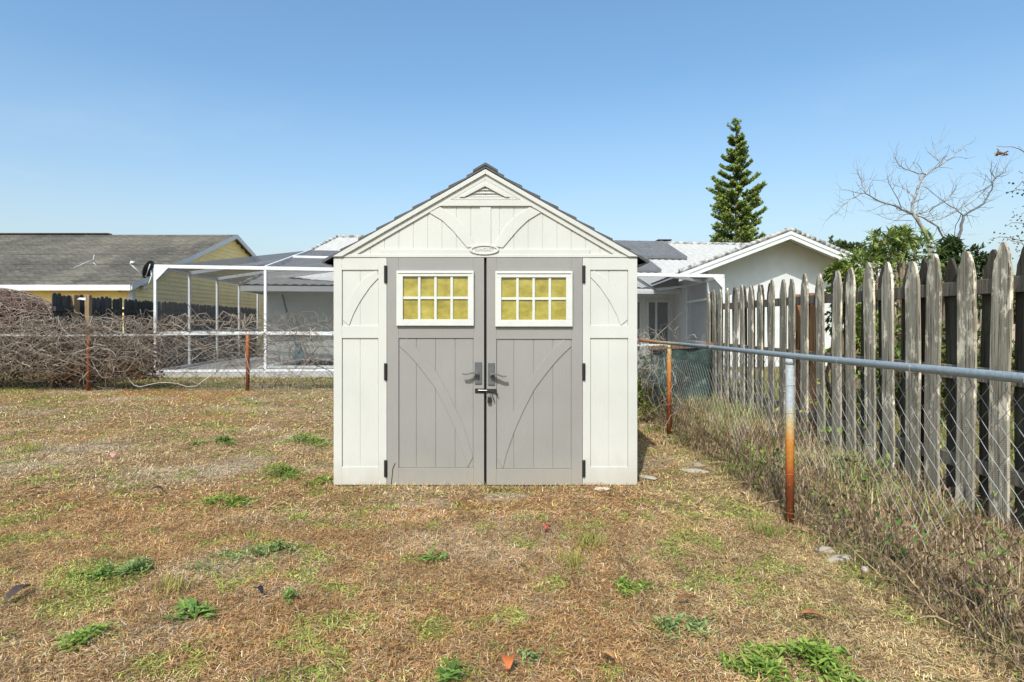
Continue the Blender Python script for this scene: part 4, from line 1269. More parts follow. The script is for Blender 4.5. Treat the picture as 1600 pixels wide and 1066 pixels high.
for (px, dep, top, w_) in ((114, 12.75, 461, .17), (138, 12.95, 461, .10)):
    x = wx(px, dep); m = MB(); m.box(x - w_ / 2, x + w_ / 2, dep - w_ / 2, dep + w_ / 2, -.1, wz(top, dep)); m.build('post', M['tan_post'], df, .01)
m = MB(); q0 = at(128, 467, 12.3); m.prism([(q0[0] - .10, q0[2] - .01), (q0[0] + .07, q0[2] - .03), (q0[0] + .08, q0[2] + .02), (q0[0] - .05, q0[2] + .025)], q0[1], q0[1] + .03); m.build('bracket', M['alu'], df)

# ------------------------------------------------------------------ vine tangles
def vine_set(n, seed, x0, x1, zc, zs, ys, length, r, droop=.55, wander=.45, zmin=.02):
    g = np.random.default_rng(seed); m_ = 16
    P = np.zeros((n, m_, 3))
    P[:, 0, 0] = g.uniform(x0, x1, n); P[:, 0, 1] = 11.9 + g.normal(0, ys, n); P[:, 0, 2] = np.clip(zc + g.normal(0, zs, n), .05, None)
    D = np.stack([g.normal(0, 1, n), g.normal(0, .35, n), g.normal(.25, .6, n)], -1); D /= np.linalg.norm(D, axis=1, keepdims=True)
    st = length * g.uniform(.5, 1.4, (n, 1)) / m_
    for i in range(1, m_):
        D += g.normal(0, wander * .5, (n, 3)) + np.array((0, 0, -droop * .12)) + np.stack([np.zeros(n), -(P[:, i - 1, 1] - 11.9) * .35, np.where(P[:, i - 1, 2] < zmin + .1, .5, 0)], -1)
        D /= np.linalg.norm(D, axis=1, keepdims=True)
        P[:, i] = P[:, i - 1] + D * st
        P[:, i, 2] = np.maximum(P[:, i, 2], zmin)
    rr = r * g.uniform(.45, 1.3, (n, 1)) * np.linspace(1, .45, m_)[None]
    t = g.random((n, 1))
    c = np.array((.29, .24, .19)) * (1 - t) + np.array((.16, .115, .085)) * t
    c = np.where(g.random((n, 1)) < .22, np.array((.42, .36, .285)), c)
    P[:, :, 2] = np.minimum(P[:, :, 2], zc + 2.2 * zs + .08 + .12 * np.sin(P[:, :, 0] * 7 + P[:, :, 1] * 23))
    return tubes_vec(P, rr, 3, c)


def dead_leaves(n, seed, box, size=.05, c0=(.20, .10, .04), c1=(.32, .19, .08)):
    g = np.random.default_rng(seed)
    P = np.stack([g.uniform(*box[i], n) for i in range(3)], -1)
    t = g.random((n, 1)); col = np.array(c0) * (1 - t) + np.array(c1) * t
    return leaves(P, rand_dir(g, n), rand_dir(g, n), size * g.uniform(.6, 1.4, n), size * .6 * g.uniform(.6, 1.2, n), col)
vt_ = merge([vine_set(950, 3, -14.5, -6.9, .9, .16, .22, 1.4, .0062, .42, .5, .38), vine_set(240, 4, -14.5, -7.0, .6, .2, .15, 1.3, .006, .55, .45, .2), vine_set(260, 44, -14.5, -8.6, .6, .22, .2, 1.2, .006, .55, .45, .16),
             vine_set(240, 5, -14.5, -6.9, 1.12, .13, .2, 1.0, .0052, .15, .7), vine_set(40, 6, -14.5, -6.9, .8, .2, .15, 2.4, .0105, 1.0, .25)])
o = empty('dead_vine', 'thick tangle of bare grey vines smothering the left chain link fence', 'vine', (-10, 11.9, 0))
fast_mesh('vine_stems', vt_[0] - np.array((-10, 11.9, 0)), vt_[1], vt_[2], vt_[3], M['twig'], o)
dlv = merge([dead_leaves(1500, 8, ((-14, -8.0), (11.95, 12.4), (.1, .75)), .07, (.10, .055, .03), (.2, .11, .05)), dead_leaves(1100, 9, ((-9.6, -7.1), (11.85, 12.3), (.18, .72)), .075, (.16, .08, .03), (.30, .17, .06)),
             dead_leaves(5200, 10, ((-14, -7.1), (12.05, 12.5), (.2, 1.0)), .08, (.05, .035, .025), (.11, .075, .045))])
fast_mesh('dead_leaves', dlv[0] - np.array((-10, 11.9, 0)), dlv[1], dlv[2], dlv[3], M['leaf'], o)

vt_ = merge([vine_set(165, 13, -7.1, -3.0, .95, .16, .08, 1.3, .0062, .5, .5), vine_set(85, 14, -7.1, -3.0, .45, .28, .1, 1.3, .006, .4, .5), vine_set(18, 15, -7.1, -3.2, .8, .25, .12, 2.6, .011, .9, .3), vine_set(70, 16, -7.1, -2.9, 1.12, .08, .06, .7, .005, -.3, .7)])
o = empty('dead_vine', 'thin scattered bare vines on the chain link fence before the pool enclosure', 'vine', (-5, 11.9, 0))
fast_mesh('vine_stems', vt_[0] - np.array((-5, 11.9, 0)), vt_[1], vt_[2], vt_[3], M['twig'], o)

g = np.random.default_rng(31); n = 1500; m_ = 12
ctr = np.array((-10.75, 12.5, 1.1)); d0 = rand_dir(g, n); d0[:, 2] = np.abs(d0[:, 2])
P = np.zeros((n, m_, 3)); P[:, 0] = ctr + d0 * np.array((1.55, .6, .86)) * g.uniform(.7, 1.04, (n, 1))
D = np.cross(d0, rand_dir(g, n)); D /= np.linalg.norm(D, axis=1, keepdims=True)
for i in range(1, m_):
    D += g.normal(0, .25, (n, 3)); D /= np.linalg.norm(D, axis=1, keepdims=True)
    P[:, i] = P[:, i - 1] + D * .085
    rel = (P[:, i] - ctr) / np.array((1.55, .6, .9)); rn = np.linalg.norm(rel, axis=1, keepdims=True)
    P[:, i] = np.where(rn > 1.05, ctr + rel / rn * 1.05 * np.array((1.55, .6, .9)), P[:, i])
t = g.random((n, 1)); c = np.array((.25, .185, .15)) * (1 - t) + np.array((.15, .10, .08)) * t
c = np.where(g.random((n, 1)) < .15, np.array((.36, .3, .25)), c)
mv = merge([tubes_vec(P, .0085 * g.uniform(.5, 1.2, (n, 1)) * np.linspace(1, .5, m_)[None], 3, c)])
o = empty('dead_vine', 'tall rounded mound of brown bare vines at the left edge', 'vine', (-10.75, 12.5, 0))
fast_mesh('vine_stems', mv[0] - np.array((-10.75, 12.5, 0)), mv[1], mv[2], mv[3], M['twig'], o)
dm_ = crown(g, [(-10.75, 12.55, 1.1, 1.35, .5, .72)], 5200, .09, .06, (.045, .03, .022), (.10, .065, .045))
fast_mesh('dead_leaves', dm_[0] - np.array((-10.75, 12.5, 0)), dm_[1], dm_[2], dm_[3], M['leaf'], o)

# ------------------------------------------------------------------ Norfolk pine far behind
def pine(px, top_py, dep, Rb):
    g = np.random.default_rng(5)
    X = wx(px, dep); Zt = wz(top_py, dep); Zb = 3.5
    e = empty('norfolk_pine', 'tall narrow conifer with tiered branches behind the white house', 'tree', (X, dep, 0))
    m = MB(); m.tube([(X, dep, -.2), (X + .05, dep, Zt * .5), (X, dep, Zt - .3)], [.24, .15, .03], 9); m.build('trunk', M['stem'], e, smooth=True)
    ropes = []                                              # polylines of foliage ropes
    z = Zb; k = 0
    while z < Zt - .2:
        f = (Zt - z) / (Zt - Zb)
        r = Rb * (min(1, f * 1.5 + .13)) * g.uniform(.85, 1.08)
        if f < .13: r = Rb * (.2 + f * 1.5)
        nbk = 6 if f > .25 else 5
        a0_ = g.uniform(0, 6.28)
        for j in range(nbk):
            a = a0_ + j * 2 * math.pi / nbk + g.normal(0, .12); L = r * g.uniform(.62, 1.18) * (.9 + .16 * math.sin(a * 2 + z * .8))
            el = .12 + .55 * (1 - f) ** 1.6 + g.normal(0, .06)
            t = np.linspace(0, 1, 8)
            rad = L * t * math.cos(el); zz = L * (math.sin(el) * t - .10 * f * np.sin(t * math.pi) + .14 * t ** 3)
            B = np.stack([X + np.cos(a) * rad, dep + np.sin(a) * rad, z + zz], -1)
            ropes.append((B[1:], .17 if f > .3 else .13))
            if f > .12:
                for i in range(2, 7):
                    for sg in (-1, 1):
                        sa = a + sg * g.uniform(.6, 1.0); sl_ = L * .34 * (1.1 - abs(t[i] - .45)) * g.uniform(.7, 1.15)
                        s_ = np.linspace(0, 1, 5)
                        ropes.append((B[i] + np.stack([np.cos(sa) * sl_ * s_, np.sin(sa) * sl_ * s_, sl_ * (.18 * s_ + .28 * s_ ** 2)], -1), .10))
        z += (.56 + .12 * f) * g.uniform(.85, 1.12); k += 1
    ropes.append((np.stack([np.full(6, X), np.full(6, dep), np.linspace(Zt - .9, Zt, 6)], -1), .1))
    out = []
    for B, rad in ropes:
        ln = np.linalg.norm(np.diff(B, axis=0), axis=1).sum(); nn = int(ln * 105) + 14
        t = g.random(nn) * (len(B) - 1); i = np.clip(t.astype(int), 0, len(B) - 2); fr_ = (t - i)[:, None]
        P = B[i] * (1 - fr_) + B[i + 1] * fr_; T = B[i + 1] - B[i]; T /= np.linalg.norm(T, axis=1, keepdims=True) + 1e-9
        D = np.cross(T, rand_dir(g, nn)); D = D / (np.linalg.norm(D, axis=1, keepdims=True) + 1e-9) + T * .8
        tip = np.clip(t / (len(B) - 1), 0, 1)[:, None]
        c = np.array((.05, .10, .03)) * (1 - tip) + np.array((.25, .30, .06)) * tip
        c = c * g.uniform(.7, 1.4, (nn, 1))
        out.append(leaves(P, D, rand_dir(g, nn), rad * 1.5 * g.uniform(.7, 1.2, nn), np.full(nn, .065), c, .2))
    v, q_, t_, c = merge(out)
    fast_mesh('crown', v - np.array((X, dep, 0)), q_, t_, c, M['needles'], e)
pine(1150, 187, 45, 2.4)

# ------------------------------------------------------------------ bare tree behind the picket fence
BD = 13.0
def c5(x, y): return 1250 + x / 2.96, 200 + y / 2.96
bx, _ = wx(1457, BD), 0
bt_ = empty('bare_tree', 'leafless grey tree with spreading crooked branches behind the picket fence', 'tree', (bx, BD, 0))
g = np.random.default_rng(55)
limbs = [([(612, 1100), (606, 700), (602, 575), (590, 520), (560, 450), (525, 398)], .085, .055, 0),
         ([(525, 400), (519, 378), (530, 325), (552, 262), (580, 215), (612, 195), (655, 170), (700, 140), (735, 108), (772, 78)], .045, .008, .5),
         ([(580, 215), (548, 212), (505, 195), (470, 180), (450, 160), (432, 132)], .022, .006, -.4),
         ([(655, 170), (640, 150), (628, 125), (622, 80)], .015, .005, .3),
         ([(520, 398), (490, 382), (455, 366), (400, 350), (345, 328), (300, 302), (255, 298), (190, 285)], .04, .006, -.6),
         ([(300, 302), (288, 270), (286, 240), (262, 200), (270, 190)], .018, .005, .3),
         ([(275, 308), (235, 328), (205, 352), (175, 388), (140, 410)], .016, .005, -.2),
         ([(528, 398), (570, 415), (610, 440), (645, 475), (668, 520), (690, 600)], .022, .03, .6),
         ([(470, 374), (430, 290), (410, 255), (400, 190)], .014, .004, -.5),
         ([(530, 330), (500, 290), (440, 265), (405, 235)], .016, .004, .5),
         ([(600, 385), (640, 355), (690, 320), (712, 290), (720, 262)], .018, .006, -.3),
         ([(530, 400), (560, 395), (600, 385)], .02, .018, -.2),
         ([(590, 432), (650, 420), (720, 388), (790, 345), (840, 300), (900, 245), (918, 165)], .022, .006, .4),
         ([(540, 390), (545, 350), (560, 300), (590, 270)], .014, .004, .4),
         ([(520, 400), (470, 400), (420, 395), (350, 402)], .012, .004, .3),
         ([(520, 430), (450, 430), (400, 420), (355, 395)], .012, .004, -.3)]
second = [([(735, 1100), (722, 700), (715, 572), (738, 492), (745, 450), (756, 408)], .05, .04, 0),
          ([(756, 408), (790, 385), (850, 350), (868, 318), (888, 285), (885, 255), (915, 225), (950, 205), (962, 165)], .034, .006, .3),
          ([(756, 408), (735, 390), (700, 365), (650, 330), (590, 280), (560, 270)], .018, .005, -.3),
          ([(885, 262), (840, 290), (810, 300)], .012, .004, .2), ([(890, 255), (860, 215), (845, 270)], .01, .004, .2),
          ([(905, 235), (880, 200), (885, 150)], .012, .004, -.3), ([(850, 350), (900, 330), (935, 310)], .01, .003, .2),
          ([(756, 408), (790, 405), (830, 408)], .01, .003, .4), ([(745, 400), (720, 450), (712, 520)], .012, .008, .5),
          ([(915, 225), (960, 215), (985, 195)], .01, .003, .1)]
twigs = []
def limb(mb, L_, off):
    pts, r0, r1, ydrift = L_
    n = len(pts)
    P = np.array([at(*c5(*p), BD + off + ydrift * i / n * 1.6) for i, p in enumerate(pts)])
    P[:, 2] = np.maximum(P[:, 2], -.15)
    Q_ = [P[0]]                                               # smooth + small crooks
    for a, c in zip(P[:-1], P[1:]):
        for t in (.5, 1.0): Q_.append(a + (c - a) * t + (g.normal(0, .012, 3) if t < 1 else 0))
    Q_ = np.array(Q_)
    rr = np.linspace(r0, r1, len(Q_)) * .72
    mb.tube(Q_, rr, 7 if r0 > .03 else 5)
    if r0 < .05:
        for i in range(1, len(Q_)):
            for _ in range(2 if r0 > .012 else 1):
                if g.random() < .75:
                    d = (Q_[i] - Q_[i - 1]); d /= np.linalg.norm(d)
                    d = d + g.normal(0, .75, 3) + np.array((0, 0, .35)); d /= np.linalg.norm(d)
                    L = g.uniform(.15, .6); k = 7; p = Q_[i].copy(); path = [p]
                    for _k in range(k - 1):
                        d = d + g.normal(0, .22, 3) + np.array((0, 0, .05)); d /= np.linalg.norm(d); p = p + d * L / k; path.append(p)
                    twigs.append((np.array(path), min(rr[i] * .55, .007)))
mt1, mt2 = MB(), MB()
for L_ in limbs: limb(mt1, L_, 0)
mt1.build('trunk', M['bark'], bt_, smooth=True)
for L_ in second: limb(mt2, L_, .35)
mt2.build('trunk', simple('dark_bark', (.12, .115, .11), .9, .3, 9, bmp=.5), bt_, smooth=True)
extra = []
for path, r in twigs:
    if g.random() < .8:
        i = int(g.integers(2, 6)); d = path[i] - path[i - 1]; d = d / np.linalg.norm(d) + g.normal(0, .6, 3); d /= np.linalg.norm(d)
        s_ = np.linspace(0, 1, 7)[:, None]; extra.append((path[i] + d * s_ * g.uniform(.1, .3) + np.array((0, 0, .05)) * s_ ** 2, r * .6))
allt = twigs + extra
P = np.stack([p for p, _ in allt]); rr = np.array([r for _, r in allt])[:, None] * np.linspace(1, .45, 7)[None]
cc = np.where(g.random((len(allt), 1)) < .5, np.array((.30, .28, .26)), np.array((.17, .16, .155)))
v, q_, t_, c = tubes_vec(P, rr, 3, cc)
fast_mesh('twigs', v - np.array((bx, BD, 0)), q_, t_, c, M['twig'], bt_)

# thin leafed tree mostly out of the frame on the right
rd = 8.0; rx_ = 7.7
rt = empty('sparse_tree', 'thin tree with a few small dark leaves at the right edge', 'tree', (rx_, rd, 0))
m = MB(); m.tube([(rx_, rd, -.1), (rx_ - .05, rd, 1.6), (rx_ + .1, rd + .05, 3.2), (rx_ + .05, rd, 4.4)], [.09, .07, .05, .015], 8)
g = np.random.default_rng(71); tw = []; lfP = []
for (px, py, px2, py2) in ((1640, 400, 1548, 376), (1640, 380, 1572, 352), (1640, 330, 1582, 300), (1640, 330, 1590, 342), (1640, 400, 1590, 405), (1620, 300, 1578, 302), (1640, 300, 1590, 232), (1640, 270, 1556, 228), (1640, 420, 1560, 372)):
    a, c = at(px, py, rd), at(px2, py2, rd + g.normal(0, .3))
    st_ = np.array((rx_ + .03, rd, min(a[2], 4.2)))
    path = np.array([st_ + (a - st_) * t for t in (0, .5)] + [a + (c - a) * t + np.array((0, 0, .12 * math.sin(t * 3.1))) + g.normal(0, .015, 3) for t in np.linspace(0, 1, 8)])
    m.tube(path, np.linspace(.011, .0022, 10), 5)
    if py2 > 240:
        for i in range(5, 10):
            for _ in range(3): lfP.append(path[i] + g.normal(0, .07, 3))
m.build('trunk', M['stem'], rt, smooth=True)
lfP = np.array(lfP); n = len(lfP)
v, q_, t_, c = leaves(lfP, rand_dir(g, n), rand_dir(g, n), g.uniform(.025, .055, n), g.uniform(.018, .035, n), np.array((.06, .06, .035)) * g.uniform(.7, 1.6, (n, 1)))
fast_mesh('leaves', v - np.array((rx_, rd, 0)), q_, t_, c, M['leaf'], rt)
q0 = at(1563, 240, rd)
n = 26; P = q0 + g.normal(0, 1, (n, 3)) * np.array((.035, .03, .014))
v, q_, t_, c = leaves(P, rand_dir(g, n) * np.array((1.6, 1, .5)), rand_dir(g, n), g.uniform(.03, .06, n), g.uniform(.02, .035, n), np.array((.24, .12, .06)) * g.uniform(.5, 1.5, (n, 1)))
fast_mesh('dead_leaf_cluster', v - np.array((rx_, rd, 0)), q_, t_, c, M['leaf'], rt)

# ------------------------------------------------------------------ shrubs and trees beyond the picket fence
GREEN = ((.045, .085, .018), (.16, .23, .05))
def L3(px, py, d, rx, rz): p = at(px, py, d); return (p[0], p[1], p[2], rx, rx * .9, rz)
bush('broadleaf_tree', 'bushy bright green broadleaf tree behind the pickets beside the gable', [L3(1392, 408, 9, .36, .3), L3(1360, 428, 9, .34, .36), L3(1420, 425, 9.2, .4, .4), L3(1385, 378, 9, .28, .16), L3(1440, 400, 9.3, .3, .26), L3(1400, 470, 9.2, .55, .5), L3(1350, 410, 9.2, .22, .2), L3(1410, 372, 9, .14, .1)], 230, .15, .04, (.08, .125, .03), (.33, .40, .11), 101, 'tree', None, True, (wx(1398, 9), 9), .04)
bush('broadleaf_tree', 'dark green leafy tree behind the pickets beneath the bare branches', [L3(1482, 396, 10, .16, .2), L3(1478, 425, 10, .28, .3), L3(1492, 412, 10.2, .16, .2), L3(1488, 384, 10, .1, .1)], 330, .12, .05, (.03, .055, .018), (.10, .15, .05), 102, 'tree', None, True, (wx(1484, 10), 10), .04)
bush('broadleaf_tree', 'small dark round treetop far behind the fence left of the tallest picket', [L3(1525, 408, 16, .34, .34), L3(1520, 425, 16, .4, .4), L3(1530, 455, 16, .5, .6)], 700, .13, .06, (.03, .05, .02), (.09, .12, .04), 103, 'tree', None, True, (wx(1525, 16), 16), .05)
bush('broadleaf_tree', 'pale green treetop showing over the right roof slope of the white house', [L3(1305, 392, 27, .7, .35), L3(1325, 392, 27, .6, .3), L3(1335, 410, 27, 1.2, .8), L3(1360, 410, 27, 1.2, .8)], 700, .2, .1, (.06, .09, .03), (.17, .21, .07), 104, 'tree', None, True, (wx(1330, 27), 27), .1)
bush('climbing_vine', 'yellow green leafy creeper growing behind the pickets left of the broadleaf tree', [L3(1318, 450, 6.9, .16, .25), L3(1322, 500, 7.0, .2, .3), L3(1310, 430, 6.9, .1, .12), L3(1330, 560, 7.0, .25, .3), L3(1345, 500, 7.2, .16, .3)], 420, .075, .05, (.10, .15, .03), (.30, .36, .07), 105, 'creeper')
for i, (px, py, d, r_, lab) in enumerate(((1370, 560, 8.2, .55, 'low green shrub behind the pickets below the broadleaf tree'), (1440, 560, 9.5, .6, 'mid green shrub low behind the pickets under the dark leafy tree'),
                                          (1500, 575, 8.0, .4, 'yellowish low shrub behind the pickets near the right edge'), (1570, 590, 9.0, .4, 'dull olive low shrub seen between the last pickets on the right'))):
    bush('shrub', lab, [L3(px, py - 15, d, r_, r_ * .9), L3(px + 35, py + 10, d + .2, r_ * .9, r_ * .8), L3(px - 30, py + 20, d, r_ * .8, r_ * .8)], 700, .09, .045, (.06, .09, .02), ((.17, .22, .05), (.14, .19, .05), (.24, .24, .07), (.16, .17, .07))[i], 110 + i, 'shrub', 'shrubs beyond the picket fence')
for i, (px, lab) in enumerate(((1330, 'far hedge tree behind the white house gable on the right'), (1440, 'far green tree in line with the bare tree trunk, behind the pickets'), (1560, 'far green tree in front of the brown roofed house on the right'))):
    d = 30; bush('broadleaf_tree', lab, [L3(px + k * 18, 470 + 8 * (k % 2), d, 1.0, .9) for k in range(-2, 3)], 500, .22, .12, (.035, .055, .018), (.11, .14, .045), 120 + i, 'tree', 'trees far beyond the picket fence', True, (wx(px, d), d), .08)
# green growth between shed and fence
bush('shrub', 'bright green weedy shrub between the shed and the chain link fence', [L3(1012, 600, 9.0, .28, .3), L3(1025, 620, 8.7, .3, .26), L3(1005, 590, 9.3, .3, .3), L3(1038, 605, 9.3, .3, .3), L3(995, 610, 9.2, .4, .3)], 800, .065, .03, (.07, .11, .02), (.24, .30, .05), 130, 'shrub')
bush('shrub', 'olive green weedy shrub at the foot of the rusty post beside the shed', [L3(1015, 650, 8.0, .22, .16), L3(1038, 640, 8.4, .22, .2), L3(1060, 650, 8.3, .2, .2)], 420, .06, .02, (.13, .14, .04), (.30, .28, .09), 131, 'shrub')

# bare vines over the far end of the right fence
g = np.random.default_rng(141); n = 130; m_ = 14
P = np.zeros((n, m_, 3)); P[:, 0] = np.stack([g.normal(XF + .02, .07, n), g.uniform(6.6, 11.5, n), g.uniform(.1, 1.15, n)], -1)
D = np.stack([g.normal(0, .25, n), g.normal(0, 1, n), g.normal(.3, .7, n)], -1); D /= np.linalg.norm(D, axis=1, keepdims=True)
for i in range(1, m_):
    D += g.normal(0, .28, (n, 3)) + np.stack([-(P[:, i - 1, 0] - XF - .02) * .8, np.zeros(n), -.5 * (P[:, i - 1, 2] > 1.15)], -1); D /= np.linalg.norm(D, axis=1, keepdims=True)
    P[:, i] = P[:, i - 1] + D * g.uniform(.04, .09, (n, 1)); P[:, i, 2] = np.clip(P[:, i, 2], .03, 1.3)
t = g.random((n, 1)); c = np.array((.44, .38, .3)) * (1 - t) + np.array((.22, .17, .13)) * t
tv = tubes_vec(P, g.uniform(.002, .0045, (n, 1)) * np.linspace(1, .5, m_)[None], 3, c)
o = empty('dead_vine', 'wiry bare vines clinging to the chain link around the rusty post beside the shed', 'vine', (XF, 8.5, 0))
fast_mesh('vine_stems', tv[0] - np.array((XF, 8.5, 0)), tv[1], tv[2], tv[3], M['twig'], o)

# green sheet hung between the two fences
gs = empty('green_sheet', 'dark green mesh sheet hung between the rusty post and picket fence', 'sheet', (2.3, 8.6, 0))
V, Fq = [], []
NX, NZ = 18, 14
for i in range(NX + 1):
    for j in range(NZ + 1):
        u, w_ = i / NX, j / NZ
        x = 1.95 + .92 * u; z0 = .04 + .16 * u; z = .93 + .03 * u - (.93 - z0) * w_
        V.append((x, 8.5 + .03 * math.sin(u * 11 + w_ * 2) + .025 * math.sin(w_ * 7 + u * 4) + .25 * u, z))
for i in range(NX):
    for j in range(NZ): a = i * (NZ + 1) + j; Fq.append((a, a + 1, a + NZ + 2, a + NZ + 1))
m = MB(); m.add(V, Fq); o = m.build('sheet', M['green_mesh'], gs, smooth=True)
sd_ = o.modifiers.new('solid', 'SOLIDIFY'); sd_.thickness = .006
m = MB(); m.bar((1.9, 8.48, .965), (2.9, 8.75, 1.0), .03, .05); m.build('top_bar', M['brown_post'], gs)

# far right: brown roofed house, pale fence, bin
bh = empty('distant_house', 'low house with brownish pink shingle roof far right beyond the fence', 'house', (33, 42, 0))
m = MB(); zz0 = wz(478, 38); m.slab([(24, 38, zz0), (48, 38, zz0), (48, 44, zz0 + 1.75), (24, 44, zz0 + 1.75)], (0, 0, 1), .12); m.slab([(48, 50, zz0), (24, 50, zz0), (24, 44, zz0 + 1.75), (48, 44, zz0 + 1.75)], (0, 0, 1), .12); m.build('roof', M['shingle_brown'], bh)
m = MB(); m.box(24, 48, 37.93, 38.0, zz0 - .2, zz0 + .02); m.build('fascia', M['trim'], bh)
m = MB(); m.box(24.6, 47.4, 38.8, 49.2, 0, zz0 - .05); m.build('wall', simple('tan_wall', (.4, .3, .22), .9), bh)
pfn = empty('board_fence', 'pale sunlit board fence beyond the picket fence on the right', 'fence', (9.5, 11.5, 0))
for k in range(46):
    x = 7.0 + k * .17; m = MB(); h_ = 1.62 + random.uniform(-.03, .03)
    m.prism([(x, 0), (x + .1, 0), (x + .1, h_ - .05), (x + .05, h_), (x, h_ - .05)], 11.5, 11.52); m.build('board', M['pale_fence'], pfn)
m = MB(); m.box(6.9, 14.9, 11.525, 11.565, 1.2, 1.29); m.box(6.9, 14.9, 11.525, 11.565, .4, .49); m.build('rail', M['pale_fence'], pfn)
gb = at(1599, 600, 11.0)
bn = empty('waste_bin', 'teal lidded bin barely showing at the right edge behind the pickets', 'bin', (gb[0], 11.0, 0))
m = MB(); m.add([(gb[0] + sx * w_, 11 + sy * w_, z) for z, w_ in ((0, .2), (.56, .25)) for sx, sy in ((-1, -1), (1, -1), (1, 1), (-1, 1))], [(3, 2, 1, 0), (4, 5, 6, 7), (0, 1, 5, 4), (1, 2, 6, 5), (2, 3, 7, 6), (3, 0, 4, 7)]); m.build('bin_body', simple('green_bin', (.03, .11, .09), .5), bn, .02)
m = MB(); m.box(gb[0] - .28, gb[0] + .28, 10.72, 11.28, .565, .64); m.build('lid', simple('teal_lid', (.05, .34, .28), .45), bn, .02)

# ------------------------------------------------------------------ weeds along the right fence
g = np.random.default_rng(91)
n = 62000
y = g.uniform(.9, 10.2, n) ** 1.0
x = XF + .06 + np.abs(g.normal(0, .22, n)) * np.where(g.random(n) < .25, -1, 1) + np.where(g.random(n) < .75, g.uniform(0, 1.3, n), 0)
keep = (x > XF - .16 - .12 * vnoise(y * 2, y * 0, 5)) & (x < 3.5) & ~((x < 1.2))
x, y = x[keep], y[keep]; n = len(x)
dens = fbm(x, y, 1.8, 61)
hh = np.clip((x - XF + .22) * .7, .08, .5) * (.3 + .75 * dens) * np.clip(.34 + .085 * y, .42, .95)
t = g.random((n, 1))
c = np.where(t < .36, np.array((.30, .20, .11)), np.where(t < .62, np.array((.46, .35, .20)), np.where(t < .78, np.array((.14, .09, .055)), np.array((.36, .285, .2)))))
gm = (g.random(n) < np.clip((fbm(x, y, 1.5, 66) - .40) * 2.0, .05, .6))[:, None]
c = np.where(gm, np.array((.20, .24, .07)) * g.uniform(.7, 1.6, (n, 1)), c) * g.uniform(.6, 1.45, (n, 1))
w1 = blades(x, y, np.full(n, -.02), g.uniform(0, 6.28, n), np.abs(g.normal(.45, .38, n)), hh * g.uniform(.5, 1.3, n), g.uniform(.0025, .007, n) * (1 + y * .08), c, g.uniform(0, .9, n))
n2 = 2600; m_ = 9
P = np.zeros((n2, m_, 3)); P[:, 0] = np.stack([g.uniform(XF, 3.1, n2), g.uniform(1.0, 9.8, n2), np.zeros(n2)], -1)
D = np.stack([g.normal(0, .5, n2), g.normal(0, .5, n2), g.uniform(.3, 1.2, n2)], -1); D /= np.linalg.norm(D, axis=1, keepdims=True)
st_ = g.uniform(.018, .052, (n2, 1))
for i in range(1, m_):
    D += g.normal(0, .22, (n2, 3)) + np.array((0, 0, -.10)); D /= np.linalg.norm(D, axis=1, keepdims=True); P[:, i] = P[:, i - 1] + D * st_
P[:, :, 2] = np.maximum(P[:, :, 2] * .62, 0)
w2 = tubes_vec(P, g.uniform(.0015, .004, (n2, 1)) * np.linspace(1, .5, m_)[None], 3, np.where(g.random((n2, 1)) < .45, np.array((.24, .155, .08)), np.array((.48, .36, .19))))
n3 = 5200
P = np.stack([g.uniform(XF - .1, 3.3, n3), g.uniform(1.0, 10, n3), g.random(n3) ** 1.6 * .28], -1)
t = g.random((n3, 1)); c = np.where(t < .75, np.array((.2, .13, .075)), np.array((.15, .19, .05))) * g.uniform(.6, 1.4, (n3, 1))
w3 = leaves(P, rand_dir(g, n3), rand_dir(g, n3), g.uniform(.02, .06, n3), g.uniform(.01, .03, n3), c)
o = fast_mesh('dry_weeds', *merge([w1, w2, w3]), M['grass']); tag(o, 'brown dry weeds and stalks along the chain link fence', 'weeds', kind='stuff')
# rougher ground cover beyond the pickets and around the pool enclosure
n = 26000
x = np.concatenate([g.uniform(3.3, 12, n // 2), g.uniform(-12, 2, n // 2)]); y = np.concatenate([g.uniform(1.5, 14, n // 2), g.uniform(12.2, 14.7, n // 2)])
t = g.random((len(x), 1)); c = np.where(t < .72, np.array((.13, .18, .045)), np.array((.33, .27, .13))) * g.uniform(.6, 1.4, (len(x), 1))
o = fast_mesh('rough_grass', *blades(x, y, np.full(len(x), -.02), g.uniform(0, 6.28, len(x)), np.abs(g.normal(.7, .4, len(x))), g.uniform(.08, .26, len(x)) * np.where(x < 2.5, .42, 1), g.uniform(.01, .02, len(x)), c), M['grass']); tag(o, 'rough half green grass beyond the two fences', 'grass', kind='stuff')

